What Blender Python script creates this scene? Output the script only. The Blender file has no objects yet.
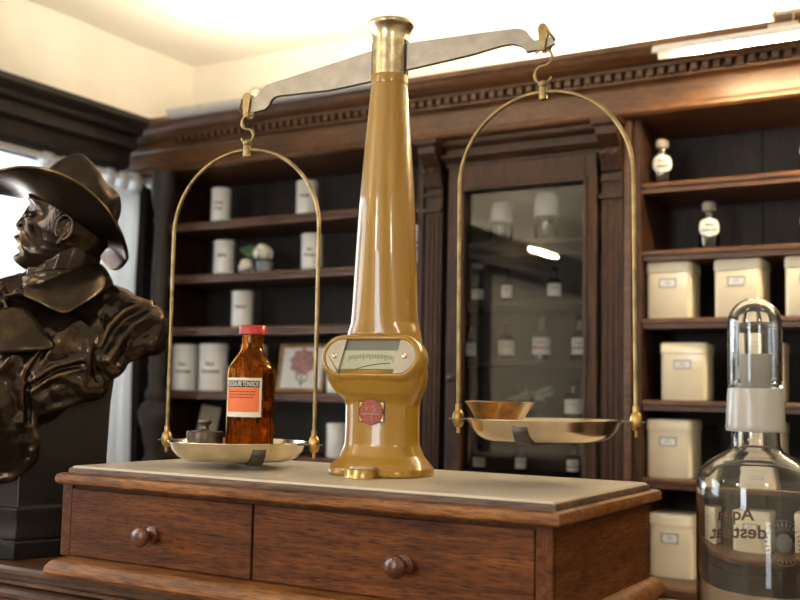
import bpy, bmesh, math, random
from math import sin, cos, pi, radians, sqrt, atan2
from mathutils import Vector, Matrix, noise
random.seed(7)
scn = bpy.context.scene
COL = scn.collection

# ------------------------------------------------------------------ materials
def new_mat(name):
    m = bpy.data.materials.new(name); m.use_nodes = True
    nt = m.node_tree; nt.nodes.clear()
    out = nt.nodes.new('ShaderNodeOutputMaterial')
    b = nt.nodes.new('ShaderNodeBsdfPrincipled')
    nt.links.new(b.outputs[0], out.inputs[0])
    return m, nt, b, out
def N(nt, t, **kw):
    n = nt.nodes.new(t)
    for k, v in kw.items(): setattr(n, k, v)
    return n
def ramp(nt, fac, stops):
    r = N(nt, 'ShaderNodeValToRGB'); e = r.color_ramp.elements
    while len(e) < len(stops): e.new(.5)
    for i, (p, c) in enumerate(stops):
        e[i].position = p; e[i].color = (*c, 1)
    nt.links.new(fac, r.inputs[0]); return r.outputs[0]
def coords(nt, scale, loc=(0, 0, 0)):
    tc = N(nt, 'ShaderNodeTexCoord'); mp = N(nt, 'ShaderNodeMapping')
    mp.inputs['Scale'].default_value = scale; mp.inputs['Location'].default_value = loc
    nt.links.new(tc.outputs['Object'], mp.inputs[0]); return mp.outputs[0]
def noise_tex(nt, vec, scale, detail=3, rough=.55, dist=0):
    n = N(nt, 'ShaderNodeTexNoise'); n.inputs['Scale'].default_value = scale
    n.inputs['Detail'].default_value = detail; n.inputs['Roughness'].default_value = rough
    n.inputs['Distortion'].default_value = dist
    if vec is not None: nt.links.new(vec, n.inputs['Vector'])
    return n.outputs['Fac']
def bump(nt, b, h, strength=.2, dist=.002):
    n = N(nt, 'ShaderNodeBump'); n.inputs['Strength'].default_value = strength
    n.inputs['Distance'].default_value = dist
    nt.links.new(h, n.inputs['Height']); nt.links.new(n.outputs[0], b.inputs['Normal'])
def plain(name, col, rough=.5, metal=0, coat=0, var=.06, vscale=25, emit=None, spec=.5, **kw):
    m, nt, b, out = new_mat(name)
    f = noise_tex(nt, coords(nt, (1, 1, 1)), vscale, 4)
    lo = tuple(max(0, c * (1 - var)) for c in col); hi = tuple(min(1, c * (1 + var)) for c in col)
    nt.links.new(ramp(nt, f, [(.35, lo), (.65, hi)]), b.inputs['Base Color'])
    b.inputs['Roughness'].default_value = rough; b.inputs['Metallic'].default_value = metal
    b.inputs['Coat Weight'].default_value = coat; b.inputs['Coat Roughness'].default_value = .05
    b.inputs['Specular IOR Level'].default_value = spec
    if emit:
        b.inputs['Emission Color'].default_value = (*emit[0], 1); b.inputs['Emission Strength'].default_value = emit[1]
    return m
def wood(name, dark, mid, light, axis=0, rough=.45, coat=0., g=1., wear=.0, spec=.5):
    m, nt, b, out = new_mat(name)
    s = [38 * g] * 3; s[axis] = 3.2 * g
    v = coords(nt, s)
    f = noise_tex(nt, v, 2.2, 5, .62, .6)
    s2 = [330 * g] * 3; s2[axis] = 26 * g
    f2 = noise_tex(nt, coords(nt, s2), 1.4, 3, .6)
    c = ramp(nt, f, [(.28, dark), (.5, mid), (.74, light)])
    c2 = ramp(nt, f2, [(.38, (.30, .22, .17)), (.52, (1, 1, 1))])
    mx = N(nt, 'ShaderNodeMix', data_type='RGBA', blend_type='MULTIPLY'); mx.inputs[0].default_value = .85
    nt.links.new(c, mx.inputs[6]); nt.links.new(c2, mx.inputs[7])
    f3 = noise_tex(nt, coords(nt, (1, 1, 1)), 9, 3, .6)
    c3 = ramp(nt, f3, [(.3, (.55, .52, .5)), (.6, (1.0, 1.0, 1.0))])
    mx2 = N(nt, 'ShaderNodeMix', data_type='RGBA', blend_type='MULTIPLY'); mx2.inputs[0].default_value = .8
    nt.links.new(mx.outputs[2], mx2.inputs[6]); nt.links.new(c3, mx2.inputs[7])
    nt.links.new(mx2.outputs[2], b.inputs['Base Color'])
    b.inputs['Roughness'].default_value = rough; b.inputs['Coat Weight'].default_value = coat
    b.inputs['Coat Roughness'].default_value = .25; b.inputs['Specular IOR Level'].default_value = spec
    bump(nt, b, f2, .25, .0015)
    return m
def glass(name, col=(1, 1, 1), rough=0., ior=1.48, bumpy=None):
    m = bpy.data.materials.new(name); m.use_nodes = True
    nt = m.node_tree; nt.nodes.clear()
    out = nt.nodes.new('ShaderNodeOutputMaterial')
    g = N(nt, 'ShaderNodeBsdfGlass'); g.inputs['Color'].default_value = (*col, 1)
    g.inputs['Roughness'].default_value = rough; g.inputs['IOR'].default_value = ior
    nt.links.new(g.outputs[0], out.inputs[0])
    if bumpy:
        f = noise_tex(nt, coords(nt, bumpy[0]), bumpy[1], 3)
        bump(nt, g, f, bumpy[2], .01)
    return m
def pane(name, tint=(1, 1, 1), ior=1.5, boost=1.):
    """thin flat pane: clear with fresnel reflection"""
    m = bpy.data.materials.new(name); m.use_nodes = True
    nt = m.node_tree; nt.nodes.clear()
    out = nt.nodes.new('ShaderNodeOutputMaterial')
    t = N(nt, 'ShaderNodeBsdfTransparent'); t.inputs[0].default_value = (*tint, 1)
    g = N(nt, 'ShaderNodeBsdfGlossy'); g.inputs['Roughness'].default_value = .0
    fr = N(nt, 'ShaderNodeFresnel'); fr.inputs[0].default_value = ior
    mul = N(nt, 'ShaderNodeMath', operation='MULTIPLY', use_clamp=True); mul.inputs[1].default_value = boost
    nt.links.new(fr.outputs[0], mul.inputs[0])
    mx = N(nt, 'ShaderNodeMixShader')
    nt.links.new(mul.outputs[0], mx.inputs[0]); nt.links.new(t.outputs[0], mx.inputs[1]); nt.links.new(g.outputs[0], mx.inputs[2])
    nt.links.new(mx.outputs[0], out.inputs[0])
    return m
def emitter(name, col, strength):
    m = bpy.data.materials.new(name); m.use_nodes = True
    nt = m.node_tree; nt.nodes.clear()
    out = nt.nodes.new('ShaderNodeOutputMaterial')
    e = N(nt, 'ShaderNodeEmission'); e.inputs[0].default_value = (*col, 1); e.inputs[1].default_value = strength
    nt.links.new(e.outputs[0], out.inputs[0]); return m

M = {}
M['oak'] = wood('oak', (.057, .0145, .003), (.132, .041, .0078), (.205, .072, .0165), 0, .5, 0, spec=.2)
M['oak_side'] = wood('oak_side', (.057, .0145, .003), (.132, .041, .0078), (.205, .072, .0165), 1, .5, 0, spec=.2)
M['oak_rim'] = wood('oak_rim', (.09, .029, .007), (.25, .096, .023), (.40, .175, .053), 0, .46, .02, spec=.3)
M['counter'] = wood('counter_wood', (.030, .012, .004), (.10, .040, .013), (.19, .082, .028), 0, .4, .1)
M['cab'] = wood('cabinet_wood', (.018, .008, .004), (.054, .022, .010), (.086, .036, .015), 0, .45, .03, spec=.3)
M['cab_v'] = wood('cabinet_wood_upright', (.018, .008, .004), (.054, .022, .010), (.086, .036, .015), 2, .45, .03, spec=.3)
M['cab_back'] = wood('cabinet_back', (.010, .008, .007), (.022, .016, .014), (.033, .023, .019), 2, .6)
M['cab_edge'] = wood('cabinet_edge', (.042, .016, .006), (.115, .046, .016), (.17, .070, .024), 0, .38, .12)
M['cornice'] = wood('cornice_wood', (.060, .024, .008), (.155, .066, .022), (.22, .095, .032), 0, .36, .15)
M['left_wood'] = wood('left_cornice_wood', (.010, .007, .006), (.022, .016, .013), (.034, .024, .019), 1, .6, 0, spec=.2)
M['plate'] = plain('chest_plate', (.57, .50, .40), .38, 0, .1, .08, 9)
M['enamel'] = plain('mustard_enamel', (.325, .170, .010), .32, 0, .6, .05, 14)
M['brass'] = plain('brass', (.46, .31, .11), .34, 1, 0, .25, 60)
M['old_brass'] = plain('old_brass', (.31, .23, .105), .44, 1, 0, .3, 45)
M['nickel'] = plain('nickel', (.74, .65, .48), .2, 1, 0, .12, 30)
M['steel'] = plain('beam_steel', (.32, .285, .235), .42, 1, 0, .12, 40)
M['iron'] = plain('dark_iron', (.09, .08, .075), .5, .7, 0, .3, 60)
M['black'] = plain('black', (.01, .01, .01), .6)
M['porcelain'] = plain('porcelain', (.80, .80, .78), .2, 0, .3, .03, 10)
M['cream'] = plain('cream_enamel', (.86, .77, .57), .32, 0, .3, .04, 10)
M['paper'] = plain('paper', (.82, .78, .66), .7)
M['paper_white'] = plain('white_paper', (.85, .84, .82), .7)
M['ink'] = plain('ink', (.02, .02, .025), .6)
M['ink_red'] = plain('ink_red', (.14, .015, .02), .6)
M['orange'] = plain('label_orange', (.85, .20, .06), .6)
M['red_cap'] = plain('red_cap', (.47, .022, .016), .4, 0, .1)
M['dial'] = plain('dial_paper', (.82, .74, .55), .5)
M['badge_red'] = plain('badge_red', (.30, .055, .022), .5, 0, 0, .5, 400)
M['badge_yellow'] = plain('badge_yellow', (.75, .48, .04), .35, 0, .3)
M['horn'] = plain('horn', (.20, .082, .010), .3, 0, .4, .7, 26)
M['plaster'] = plain('plaster', (.82, .77, .66), .85, 0, 0, .03, 6)
M['ceil'] = plain('ceiling_paint', (.84, .80, .71), .9, 0, 0, .02, 6)
M['floor'] = wood('floorboards', (.08, .04, .02), (.16, .08, .04), (.22, .12, .06), 1, .5)
M['curtain'] = plain('curtain', (.85, .85, .84), .8, 0, 0, .03, 30)
_nt = M['curtain'].node_tree; _p = [n for n in _nt.nodes if n.type == 'BSDF_PRINCIPLED'][0]; _o = [n for n in _nt.nodes if n.type == 'OUTPUT_MATERIAL'][0]
_t = N(_nt, 'ShaderNodeBsdfTranslucent'); _t.inputs[0].default_value = (.9, .9, .9, 1); _m = N(_nt, 'ShaderNodeMixShader'); _m.inputs[0].default_value = .55
_nt.links.new(_p.outputs[0], _m.inputs[1]); _nt.links.new(_t.outputs[0], _m.inputs[2]); _nt.links.new(_m.outputs[0], _o.inputs[0])
M['white_paint'] = plain('white_paint', (.72, .70, .66), .4)
M['beige'] = plain('beige_plastic', (.62, .52, .38), .5)
M['leaf'] = plain('leaf', (.05, .12, .04), .6, 0, 0, .4, 40)
M['dry_leaf'] = plain('dry_leaf', (.30, .36, .25), .7, 0, 0, .3, 40)
M['petal'] = plain('petal', (.80, .78, .70), .7, 0, 0, .1, 60)
M['grey_pot'] = plain('grey_pot', (.22, .25, .27), .5)
M['frame_wood'] = plain('frame_wood', (.34, .18, .07), .4, 0, .2, .3, 30)
M['dark_glass'] = plain('brown_bottle_glass', (.018, .008, .005), .08, 0, .6)
M['clear'] = glass('clear_glass', (.985, .99, .985), 0, 1.47)
M['frost'] = plain('frosted_glass', (.62, .60, .54), .35, 0, .2, .05, 30)
_b = [n for n in M['frost'].node_tree.nodes if n.type == 'BSDF_PRINCIPLED'][0]
_b.inputs['Transmission Weight'].default_value = .35; _b.inputs['Roughness'].default_value = .3
M['amber'] = glass('amber_glass', (.80, .53, .20), 0, 1.47, ((60, 60, 9), 1.0, .3))
M['jar_glass'] = pane('jar_glass', (.9, .9, .88), 1.6, 1.6)
M['vitrine_glass'] = pane('vitrine_glass', (.93, .95, .94), 1.5, 2.4)
M['dial_glass'] = pane('dial_glass', (.93, .95, .92), 1.45, 1.)
M['window_glass'] = pane('window_glass', (.97, .98, 1), 1.5, 1.)
M['tube'] = emitter('lit_tube', (1, .78, .45), 170)
M['uptube'] = emitter('lit_cove_tube', (1, .87, .66), 190)
M['globe'] = emitter('lit_globe', (1, .90, .77), 35)
M['seal'] = plain('etched_seal', (.30, .30, .29), .5)
# dark bronze, golden highlights painted into the colour along raised edges
def bronze():
    m, nt, b, out = new_mat('bronze')
    v = coords(nt, (1, 1, 1))
    f = noise_tex(nt, v, 16, 4, .6)
    geo = N(nt, 'ShaderNodeNewGeometry')
    add = N(nt, 'ShaderNodeMath', operation='MULTIPLY_ADD'); add.inputs[1].default_value = .35
    nt.links.new(f, add.inputs[0])
    pr = N(nt, 'ShaderNodeMath', operation='MULTIPLY_ADD'); pr.inputs[1].default_value = 1.6; pr.inputs[2].default_value = -.45
    nt.links.new(geo.outputs['Pointiness'], pr.inputs[0]); nt.links.new(pr.outputs[0], add.inputs[2])
    nt.links.new(ramp(nt, add.outputs[0], [(.40, (.024, .018, .016)), (.56, (.048, .035, .026)), (.74, (.26, .17, .07))]), b.inputs['Base Color'])
    b.inputs['Metallic'].default_value = .8; b.inputs['Roughness'].default_value = .23
    b.inputs['Coat Weight'].default_value = .06; b.inputs['Coat Roughness'].default_value = .2
    b.inputs['Specular Tint'].default_value = (.42, .36, .30, 1)
    f2 = noise_tex(nt, v, 60, 3)
    bump(nt, b, f2, .16, .004)
    return m
M['bronze'] = bronze()
M['plinth'] = plain('black_plinth', (.014, .012, .011), .36, .2, .08, .15, 20, spec=.35)

# ------------------------------------------------------------------ mesh tools
class MB:
    def __init__(s): s.v = []; s.f = []; s.mi = []; s.cur = 0
    def add(s, vs, fs, mat=None):
        o = len(s.v); s.v += [Vector(p) for p in vs]
        for f in fs: s.f.append([i + o for i in f]); s.mi.append(s.cur)
        return s
    def box(s, x0, x1, y0, y1, z0, z1):
        vs = [(x, y, z) for x in (x0, x1) for y in (y0, y1) for z in (z0, z1)]
        return s.add(vs, [(0, 1, 3, 2), (4, 6, 7, 5), (0, 4, 5, 1), (2, 3, 7, 6), (0, 2, 6, 4), (1, 5, 7, 3)])
    def loft(s, rings, cap0=True, cap1=True, closed=True):
        n = len(rings[0]); vs = [p for r in rings for p in r]; fs = []
        for i in range(len(rings) - 1):
            for j in range(n if closed else n - 1):
                k = (j + 1) % n
                fs.append((i * n + j, i * n + k, (i + 1) * n + k, (i + 1) * n + j))
        if cap0: fs.append(tuple(range(n - 1, -1, -1)))
        if cap1: fs.append(tuple(range((len(rings) - 1) * n, len(rings) * n)))
        return s.add(vs, fs)
    def lathe(s, prof, seg=32, c=(0, 0, 0), cap=True):
        """prof: (r, z) from bottom to top (or a closed shell running out and back)"""
        rings = [[(c[0] + max(r, 1e-5) * cos(2 * pi * j / seg), c[1] + max(r, 1e-5) * sin(2 * pi * j / seg), c[2] + z) for j in range(seg)] for r, z in prof]
        return s.loft(rings, cap, cap)
    def tube(s, pts, r, seg=10, r2=None):
        pts = [Vector(p) for p in pts]; rings = []; n = len(pts)
        up = Vector((0, 0, 1)); prev = None
        for i, p in enumerate(pts):
            d = (pts[min(i + 1, n - 1)] - pts[max(i - 1, 0)]).normalized()
            if prev is None:
                a = d.cross(up)
                if a.length < 1e-3: a = d.cross(Vector((1, 0, 0)))
                a.normalize()
            else:
                a = prev - d * prev.dot(d); a.normalize()
            prev = a; b = d.cross(a)
            rr = r if r2 is None else r + (r2 - r) * i / (n - 1)
            if isinstance(r, (list, tuple)): rr = r[i]
            rings.append([p + (a * cos(2 * pi * j / seg) + b * sin(2 * pi * j / seg)) * rr for j in range(seg)])
        return s.loft(rings)
    def sphere(s, c, r, seg=20, ring=12, M3=None):
        if not isinstance(r, (list, tuple)): r = (r, r, r)
        rings = []
        for i in range(ring + 1):
            t = -pi / 2 + pi * i / ring
            ro = []
            for j in range(seg):
                q = Vector((max(cos(t), 1e-4) * cos(2 * pi * j / seg) * r[0], max(cos(t), 1e-4) * sin(2 * pi * j / seg) * r[1], sin(t) * r[2]))
                if M3 is not None: q = M3 @ q
                ro.append(Vector(c) + q)
            rings.append(ro)
        return s.loft(rings)
    def capsule(s, a, b, ra, rb=None, seg=16):
        if rb is None: rb = ra
        a, b = Vector(a), Vector(b); d = b - a; L = d.length
        if L < 1e-6: return s.sphere(a, ra)
        d.normalize(); x = d.orthogonal().normalized(); y = d.cross(x)
        rings = []
        for i in range(7):
            t = -pi / 2 + (pi / 2) * i / 6
            rings.append([a + d * sin(t) * ra + (x * cos(2 * pi * j / seg) + y * sin(2 * pi * j / seg)) * max(cos(t), 1e-3) * ra for j in range(seg)])
        for i in range(7):
            t = (pi / 2) * i / 6
            rings.append([b + d * sin(t) * rb + (x * cos(2 * pi * j / seg) + y * sin(2 * pi * j / seg)) * max(cos(t), 1e-3) * rb for j in range(seg)])
        return s.loft(rings)
    def chain(s, pts, rs, seg=14):
        for i in range(len(pts) - 1):
            s.capsule(pts[i], pts[i + 1], rs[i] if isinstance(rs, (list, tuple)) else rs, rs[i + 1] if isinstance(rs, (list, tuple)) else rs, seg)
        return s
    def prism(s, poly, y0, y1, axis='y'):
        """poly of (x, z) pushed along y; axis 'x': poly of (y, z) pushed along x; axis 'z': poly of (x, y)"""
        n = len(poly)
        def P(a, b, t):
            return (a, t, b) if axis == 'y' else ((t, a, b) if axis == 'x' else (a, b, t))
        vs = [P(a, b, y0) for a, b in poly] + [P(a, b, y1) for a, b in poly]
        fs = [tuple(range(n)), tuple(range(2 * n - 1, n - 1, -1))] + [(i, i + n, (i + 1) % n + n, (i + 1) % n) for i in range(n)]
        return s.add(vs, fs)
    def xf(s, mat, start=0):
        for i in range(start, len(s.v)): s.v[i] = mat @ s.v[i]
        return s
    def build(s, name, mat, parent=None, smooth=40, bevel=None, weld=False, remesh=None, relax=0, subsurf=0, solid=None, loc=None):
        me = bpy.data.meshes.new(name)
        me.from_pydata([tuple(p) for p in s.v], [], s.f)
        bm = bmesh.new(); bm.from_mesh(me)
        if weld: bmesh.ops.remove_doubles(bm, verts=bm.verts, dist=1e-5)
        bmesh.ops.recalc_face_normals(bm, faces=bm.faces)
        bm.to_mesh(me); bm.free()
        mats = mat if isinstance(mat, (list, tuple)) else [mat]
        for m in mats: me.materials.append(m)
        if len(mats) > 1 and len(me.polygons) == len(s.mi):
            for p, k in zip(me.polygons, s.mi): p.material_index = k
        for p in me.polygons: p.use_smooth = bool(smooth)
        if smooth and smooth < 180: me.set_sharp_from_angle(angle=radians(smooth))
        o = bpy.data.objects.new(name, me); COL.objects.link(o)
        if loc is not None: o.location = loc
        if parent is not None: o.parent = parent
        if solid:
            md = o.modifiers.new('thick', 'SOLIDIFY'); md.thickness = solid; md.offset = 0
        if bevel:
            md = o.modifiers.new('bevel', 'BEVEL'); md.width = bevel; md.segments = 2; md.limit_method = 'ANGLE'; md.angle_limit = radians(40)
            md.harden_normals = False
        if remesh:
            md = o.modifiers.new('fuse', 'REMESH'); md.mode = 'VOXEL'; md.voxel_size = remesh; md.use_smooth_shade = True
        if relax:
            md = o.modifiers.new('relax', 'SMOOTH'); md.factor = .5; md.iterations = relax
        if subsurf:
            md = o.modifiers.new('sub', 'SUBSURF'); md.levels = subsurf; md.render_levels = subsurf
        return o
def tag(o, label=None, cat=None, group=None, kind=None):
    if label: o['label'] = label
    if cat: o['category'] = cat
    if group: o['group'] = group
    if kind: o['kind'] = kind
    return o
def empty(name, loc, rz=0, label=None, cat=None, group=None):
    o = bpy.data.objects.new(name, None); COL.objects.link(o)
    o.empty_display_size = .02; o.location = loc; o.rotation_euler = (0, 0, rz)
    return tag(o, label, cat, group)
def copy_tree(o, parent=None):
    c = o.copy(); COL.objects.link(c)
    if parent is not None: c.parent = parent
    for ch in [k for k in o.children]: copy_tree(ch, c)
    return c
def structure(o): o['kind'] = 'structure'; return o
def text_mesh(body, size, bold=0, shear=0., spacing=1., align='CENTER'):
    cu = bpy.data.curves.new('t', 'FONT'); cu.body = body; cu.size = size; cu.align_x = align; cu.align_y = 'CENTER'
    cu.offset = bold; cu.shear = shear; cu.space_character = spacing; cu.space_line = .95
    ob = bpy.data.objects.new('t', cu); COL.objects.link(ob)
    dg = bpy.context.evaluated_depsgraph_get(); dg.update()
    me = bpy.data.meshes.new_from_object(ob.evaluated_get(dg))
    vs = [tuple(v.co) for v in me.vertices]; fs = [tuple(p.vertices) for p in me.polygons]
    bpy.data.objects.remove(ob); bpy.data.curves.remove(cu); bpy.data.meshes.remove(me)
    return vs, fs
def wrap_text(mb, body, size, r, z, a0, sx=1., **kw):
    vs, fs = text_mesh(body, size, **kw)
    return mb.add([(r * cos(a0 + x * sx / r), r * sin(a0 + x * sx / r), z + y) for x, y, _ in vs], fs)
def wrap_rect(mb, r, a0, w, z0, z1, n=14):
    rings = []
    for i in range(n + 1):
        a = a0 - w / 2 / r + w / r * i / n
        rings.append([(r * cos(a), r * sin(a), z0), (r * cos(a), r * sin(a), z1)])
    return mb.loft(rings, False, False, closed=False)
def superring(a, b, z, n=40, e=2.3, dy=0., dx=0.):
    out = []
    for j in range(n):
        t = 2 * pi * j / n; c, s_ = cos(t), sin(t)
        out.append((dx + a * math.copysign(abs(c) ** (2 / e), c), dy + b * math.copysign(abs(s_) ** (2 / e), s_), z))
    return out

# ------------------------------------------------------------------ camera
FPX = 1046.6
cam_d = bpy.data.cameras.new('camera'); cam = bpy.data.objects.new('camera', cam_d); COL.objects.link(cam)
cam_d.sensor_width = 36; cam_d.lens = FPX / 800 * 36; cam_d.clip_start = .05
ya, pt, ro = .53584, .08817, .01993
A = Matrix(((cos(ya), sin(ya), 0), (-sin(ya), cos(ya), 0), (0, 0, 1)))
B = Matrix(((1, 0, 0), (0, cos(pt), sin(pt)), (0, -sin(pt), cos(pt))))
C = Matrix(((cos(ro), 0, sin(ro)), (0, 1, 0), (-sin(ro), 0, cos(ro))))
R = C @ B @ A                       # world -> (right, forward, up)
right, fwd, up = R[0], R[1], R[2]
mw = Matrix.Identity(4)
for i in range(3):
    mw[i][0] = right[i]; mw[i][1] = up[i]; mw[i][2] = -fwd[i]
mw[0][3], mw[1][3], mw[2][3] = 0, 0, 1.30
cam.matrix_world = mw
cam_d.dof.use_dof = True; cam_d.dof.focus_distance = 1.46; cam_d.dof.aperture_fstop = 5.0
scn.camera = cam

# ------------------------------------------------------------------ room shell
X0, X1, Y0, Y1, ZC = -2.90, 2.4, -3.2, 3.18, 2.617
W0, W1, WB, WT = -.2, 2.86, .95, 2.20      # window in the left wall (y from/to, z from/to)
structure(MB().box(X0 - .2, X1 + .2, Y0 - .2, Y1 + .2, -.1, 0).build('floor', M['floor'], smooth=0))
structure(MB().box(X0 - .2, X1 + .2, Y0 - .2, Y1 + .2, ZC, ZC + .1).build('ceiling', M['ceil'], smooth=0))
structure(MB().box(X0 - .2, X1 + .2, Y1, Y1 + .2, 0, ZC).build('wall_back', M['plaster'], smooth=0))
structure(MB().box(X1, X1 + .2, Y0, Y1, 0, ZC).build('wall_right', M['plaster'], smooth=0))
V0, V1, VB, VT = -1.75, -.75, .9, 2.25         # unseen window added behind the photographer for front light (x, z)
m = MB(); m.box(X0 - .2, V0, Y0 - .2, Y0, 0, ZC).box(V1, X1 + .2, Y0 - .2, Y0, 0, ZC).box(V0, V1, Y0 - .2, Y0, 0, VB).box(V0, V1, Y0 - .2, Y0, VT, ZC)
structure(m.build('wall_front', M['plaster'], smooth=0))
m = MB(); m.box(X0 - .2, X0, Y0, W0, 0, ZC).box(X0 - .2, X0, W1, Y1, 0, ZC).box(X0 - .2, X0, W0, W1, 0, WB).box(X0 - .2, X0, W0, W1, WT, ZC)
structure(m.build('wall_left', M['plaster'], smooth=0))
def window(name, axis, a0, a1, z0, z1, at, nmull):
    root = structure(empty(name, (0, 0, 0)))
    f = MB(); t = .05
    def bx(p0, p1, q0, q1, d=.05):
        if axis == 'y': f.box(at - d, at, p0, p1, q0, q1)
        else: f.box(p0, p1, at - d, at, q0, q1)
    bx(a0, a1, z0, z0 + t); bx(a0, a1, z1 - t, z1); bx(a0, a0 + t, z0, z1); bx(a1 - t, a1, z0, z1)
    for i in range(1, nmull):
        x = a0 + (a1 - a0) * i / nmull; bx(x - .03, x + .03, z0, z1)
    structure(f.build('window_frame', M['white_paint'], root, smooth=0))
    g = MB()
    if axis == 'y': g.add([(at - .025, a0, z0), (at - .025, a1, z0), (at - .025, a1, z1), (at - .025, a0, z1)], [(0, 1, 2, 3)])
    else: g.add([(a0, at - .025, z0), (a1, at - .025, z0), (a1, at - .025, z1), (a0, at - .025, z1)], [(0, 1, 2, 3)])
    structure(g.build('window_pane', M['window_glass'], root, smooth=0))
window('window_1', 'y', W0, W1, WB, WT, X0 - .10, 1)
window('added_window', 'x', V0, V1, VB, VT, Y0 - .10, 1)  # added opening, out of view, to light the room from behind the camera

# cornice profile: (distance out from the top front edge backwards, z)
PROF = [(.49, 2.256), (0, 2.256), (0, 2.240), (.006, 2.236), (.010, 2.226), (.022, 2.214), (.040, 2.207), (.052, 2.205), (.054, 2.199),
        (.085, 2.197), (.085, 2.180), (.072, 2.178), (.072, 2.171), (.092, 2.166), (.096, 2.160), (.096, 2.104), (.084, 2.101), (.080, 2.094), (.080, 2.085), (.088, 2.078), (.13, 2.0755), (.49, 2.0755)]
m = MB(); m.prism([(2.69 + a, z) for a, z in PROF], -2.9, X1, 'x')
cor = m.build('cornice', M['cornice'], smooth=30)
tag(cor, 'long dark brown wooden cornice with dentils crowning the shelves along the back wall', 'cornice')
m = MB(); x = -2.6
while x < X1 - .05:
    m.box(x, x + .017, 2.750, 2.778, 2.1795, 2.1975); x += .030
m.build('dentil_band', M['cornice'], cor, smooth=0)
PL = [(.245, 2.256), (0, 2.256), (0, 2.236), (.012, 2.222), (.03, 2.214), (.034, 2.198), (.06, 2.190), (.06, 2.15), (.085, 2.14), (.09, 2.12), (.09, 2.09), (.12, 2.075), (.245, 2.07)]
m = MB(); m.prism([(-2.65 - a, z) for a, z in PL], Y0, 2.69, 'y')
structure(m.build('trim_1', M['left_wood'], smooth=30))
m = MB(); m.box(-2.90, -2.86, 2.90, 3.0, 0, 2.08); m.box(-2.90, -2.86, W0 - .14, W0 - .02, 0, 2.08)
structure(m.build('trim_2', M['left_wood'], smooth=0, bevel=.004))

# ------------------------------------------------------------------ wall cupboards
SH = [1.895, 1.705, 1.517, 1.293, 1.083]          # shelf tops of the open units
def shelf(mb, x0, x1, top, y0=2.82, y1=3.1, t=.028):
    p = [(y1, top), (y0 + .004, top), (y0, top - .004), (y0, top - .012), (y0 + .007, top - .015), (y0 + .007, top - t), (y1, top - t)]
    return mb.prism(p, x0, x1, 'x')
def open_unit(name, x0, x1, label, planks):
    root = empty(name, ((x0 + x1) / 2, 2.95, 0), 0, label, 'shelves')
    L = Matrix.Translation((-(x0 + x1) / 2, -2.95, 0))
    m = MB(); n = planks; w = (x1 - x0) / n
    for i in range(n): m.box(x0 + i * w + .0015, x0 + (i + 1) * w - .0015, 3.085, 3.11, .85, 2.0755)
    m.box(x0, x1, 3.11, 3.16, .8, 2.0755)
    m.xf(L).build('back_panel', M['cab_back'], root, smooth=0)
    for z in SH: shelf(MB(), x0, x1, z).xf(L).build('shelf', M['cab_edge'], root, smooth=30)
    for a, b_ in ((x0 - .022, x0 - .0002), (x1 + .0002, x1 + .022)):
        MB().box(a, b_, 2.812, 3.15, .8175, 2.0755).xf(L).build('side_panel', M['cab_v'], root, smooth=0, bevel=.002)
    m = MB(); m.box(x0 - .022, x1 + .022, 2.70, 3.15, .79, .817); m.xf(L).build('base_top', M['counter'], root, smooth=0, bevel=.006)
    m = MB(); m.box(x0 - .022, x1 + .022, 2.76, 3.15, .0, .79)
    k = 0
    while x0 + k * .42 + .4 < x1 + .03:
        m.box(x0 + k * .42 + .03, x0 + k * .42 + .37, 2.745, 2.76, .08, .74); k += 1
    m.xf(L).build('base_cupboard', M['cab_back'], root, smooth=0, bevel=.004)
    return root, L
uL, LL = open_unit('open_shelves', -2.70, -1.612, 'dark open shelves carrying the white porcelain jars behind the bust and brown bottle', 4)
uR, LR = open_unit('open_shelves', -.8965, 1.55, 'dark open shelves carrying cream tins behind the clear glass bottle', 9)
# turned column at the left end of the shelves
prof = [(.05, .82), (.05, .98), (.035, 1.0), (.045, 1.03), (.03, 1.06), (.032, 1.09), (.042, 1.12), (.046, 1.15), (.058, 1.19), (.062, 1.215), (.05, 1.24), (.036, 1.255), (.042, 1.27), (.042, 1.285), (.03, 1.30),
        (.030, 1.35), (.036, 1.37), (.030, 1.39), (.040, 1.43), (.044, 1.46), (.034, 1.50), (.038, 1.52), (.030, 1.54), (.034, 1.70), (.030, 1.88), (.036, 1.90), (.030, 1.92), (.040, 1.95), (.048, 1.98), (.05, 2.0), (.05, 2.0755)]
m = MB(); prof = [(r * (.86 if z > 1.25 else .95), z) for r, z in prof]
m.lathe(prof, 40, (-2.642, 2.765, 0))
m.box(-2.705, -2.58, 2.715, 2.811, 0, .8195)
o = m.build('turned_column', M['cab_back'], uL, smooth=60); o.matrix_parent_inverse = Matrix.Identity(4)
o.data.transform(LL)

# glazed cabinet in the middle
vit = empty('glazed_cabinet', (-1.25, 2.95, 0), 0, 'dark wooden cabinet with a glazed door and small pharmacy bottles behind the scale', 'cabinet')
LV = Matrix.Translation((1.25, -2.95, 0))
m = MB(); m.box(-1.575, -.921, 3.09, 3.15, .817, 2.0755); m.box(-1.576, -1.56, 2.83, 3.1, .817, 2.0755); m.box(-.935, -.921, 2.83, 3.1, .817, 2.0755)
m.xf(LV).build('body', M['cab_back'], vit, smooth=0)
VS = [1.765, 1.583, 1.403, 1.232, 1.066]
for z in VS: MB().box(-1.558, -.937, 2.86, 3.088, z - .016, z).xf(LV).build('shelf', M['cab_back'], vit, smooth=0, bevel=.002)
m = MB(); m.box(-1.578, -.920, 2.72, 3.15, .79, .817); m.box(-1.578, -.920, 2.77, 3.15, 0, .79)
m.xf(LV).build('base_cupboard', M['cab'], vit, smooth=0, bevel=.004)
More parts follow.
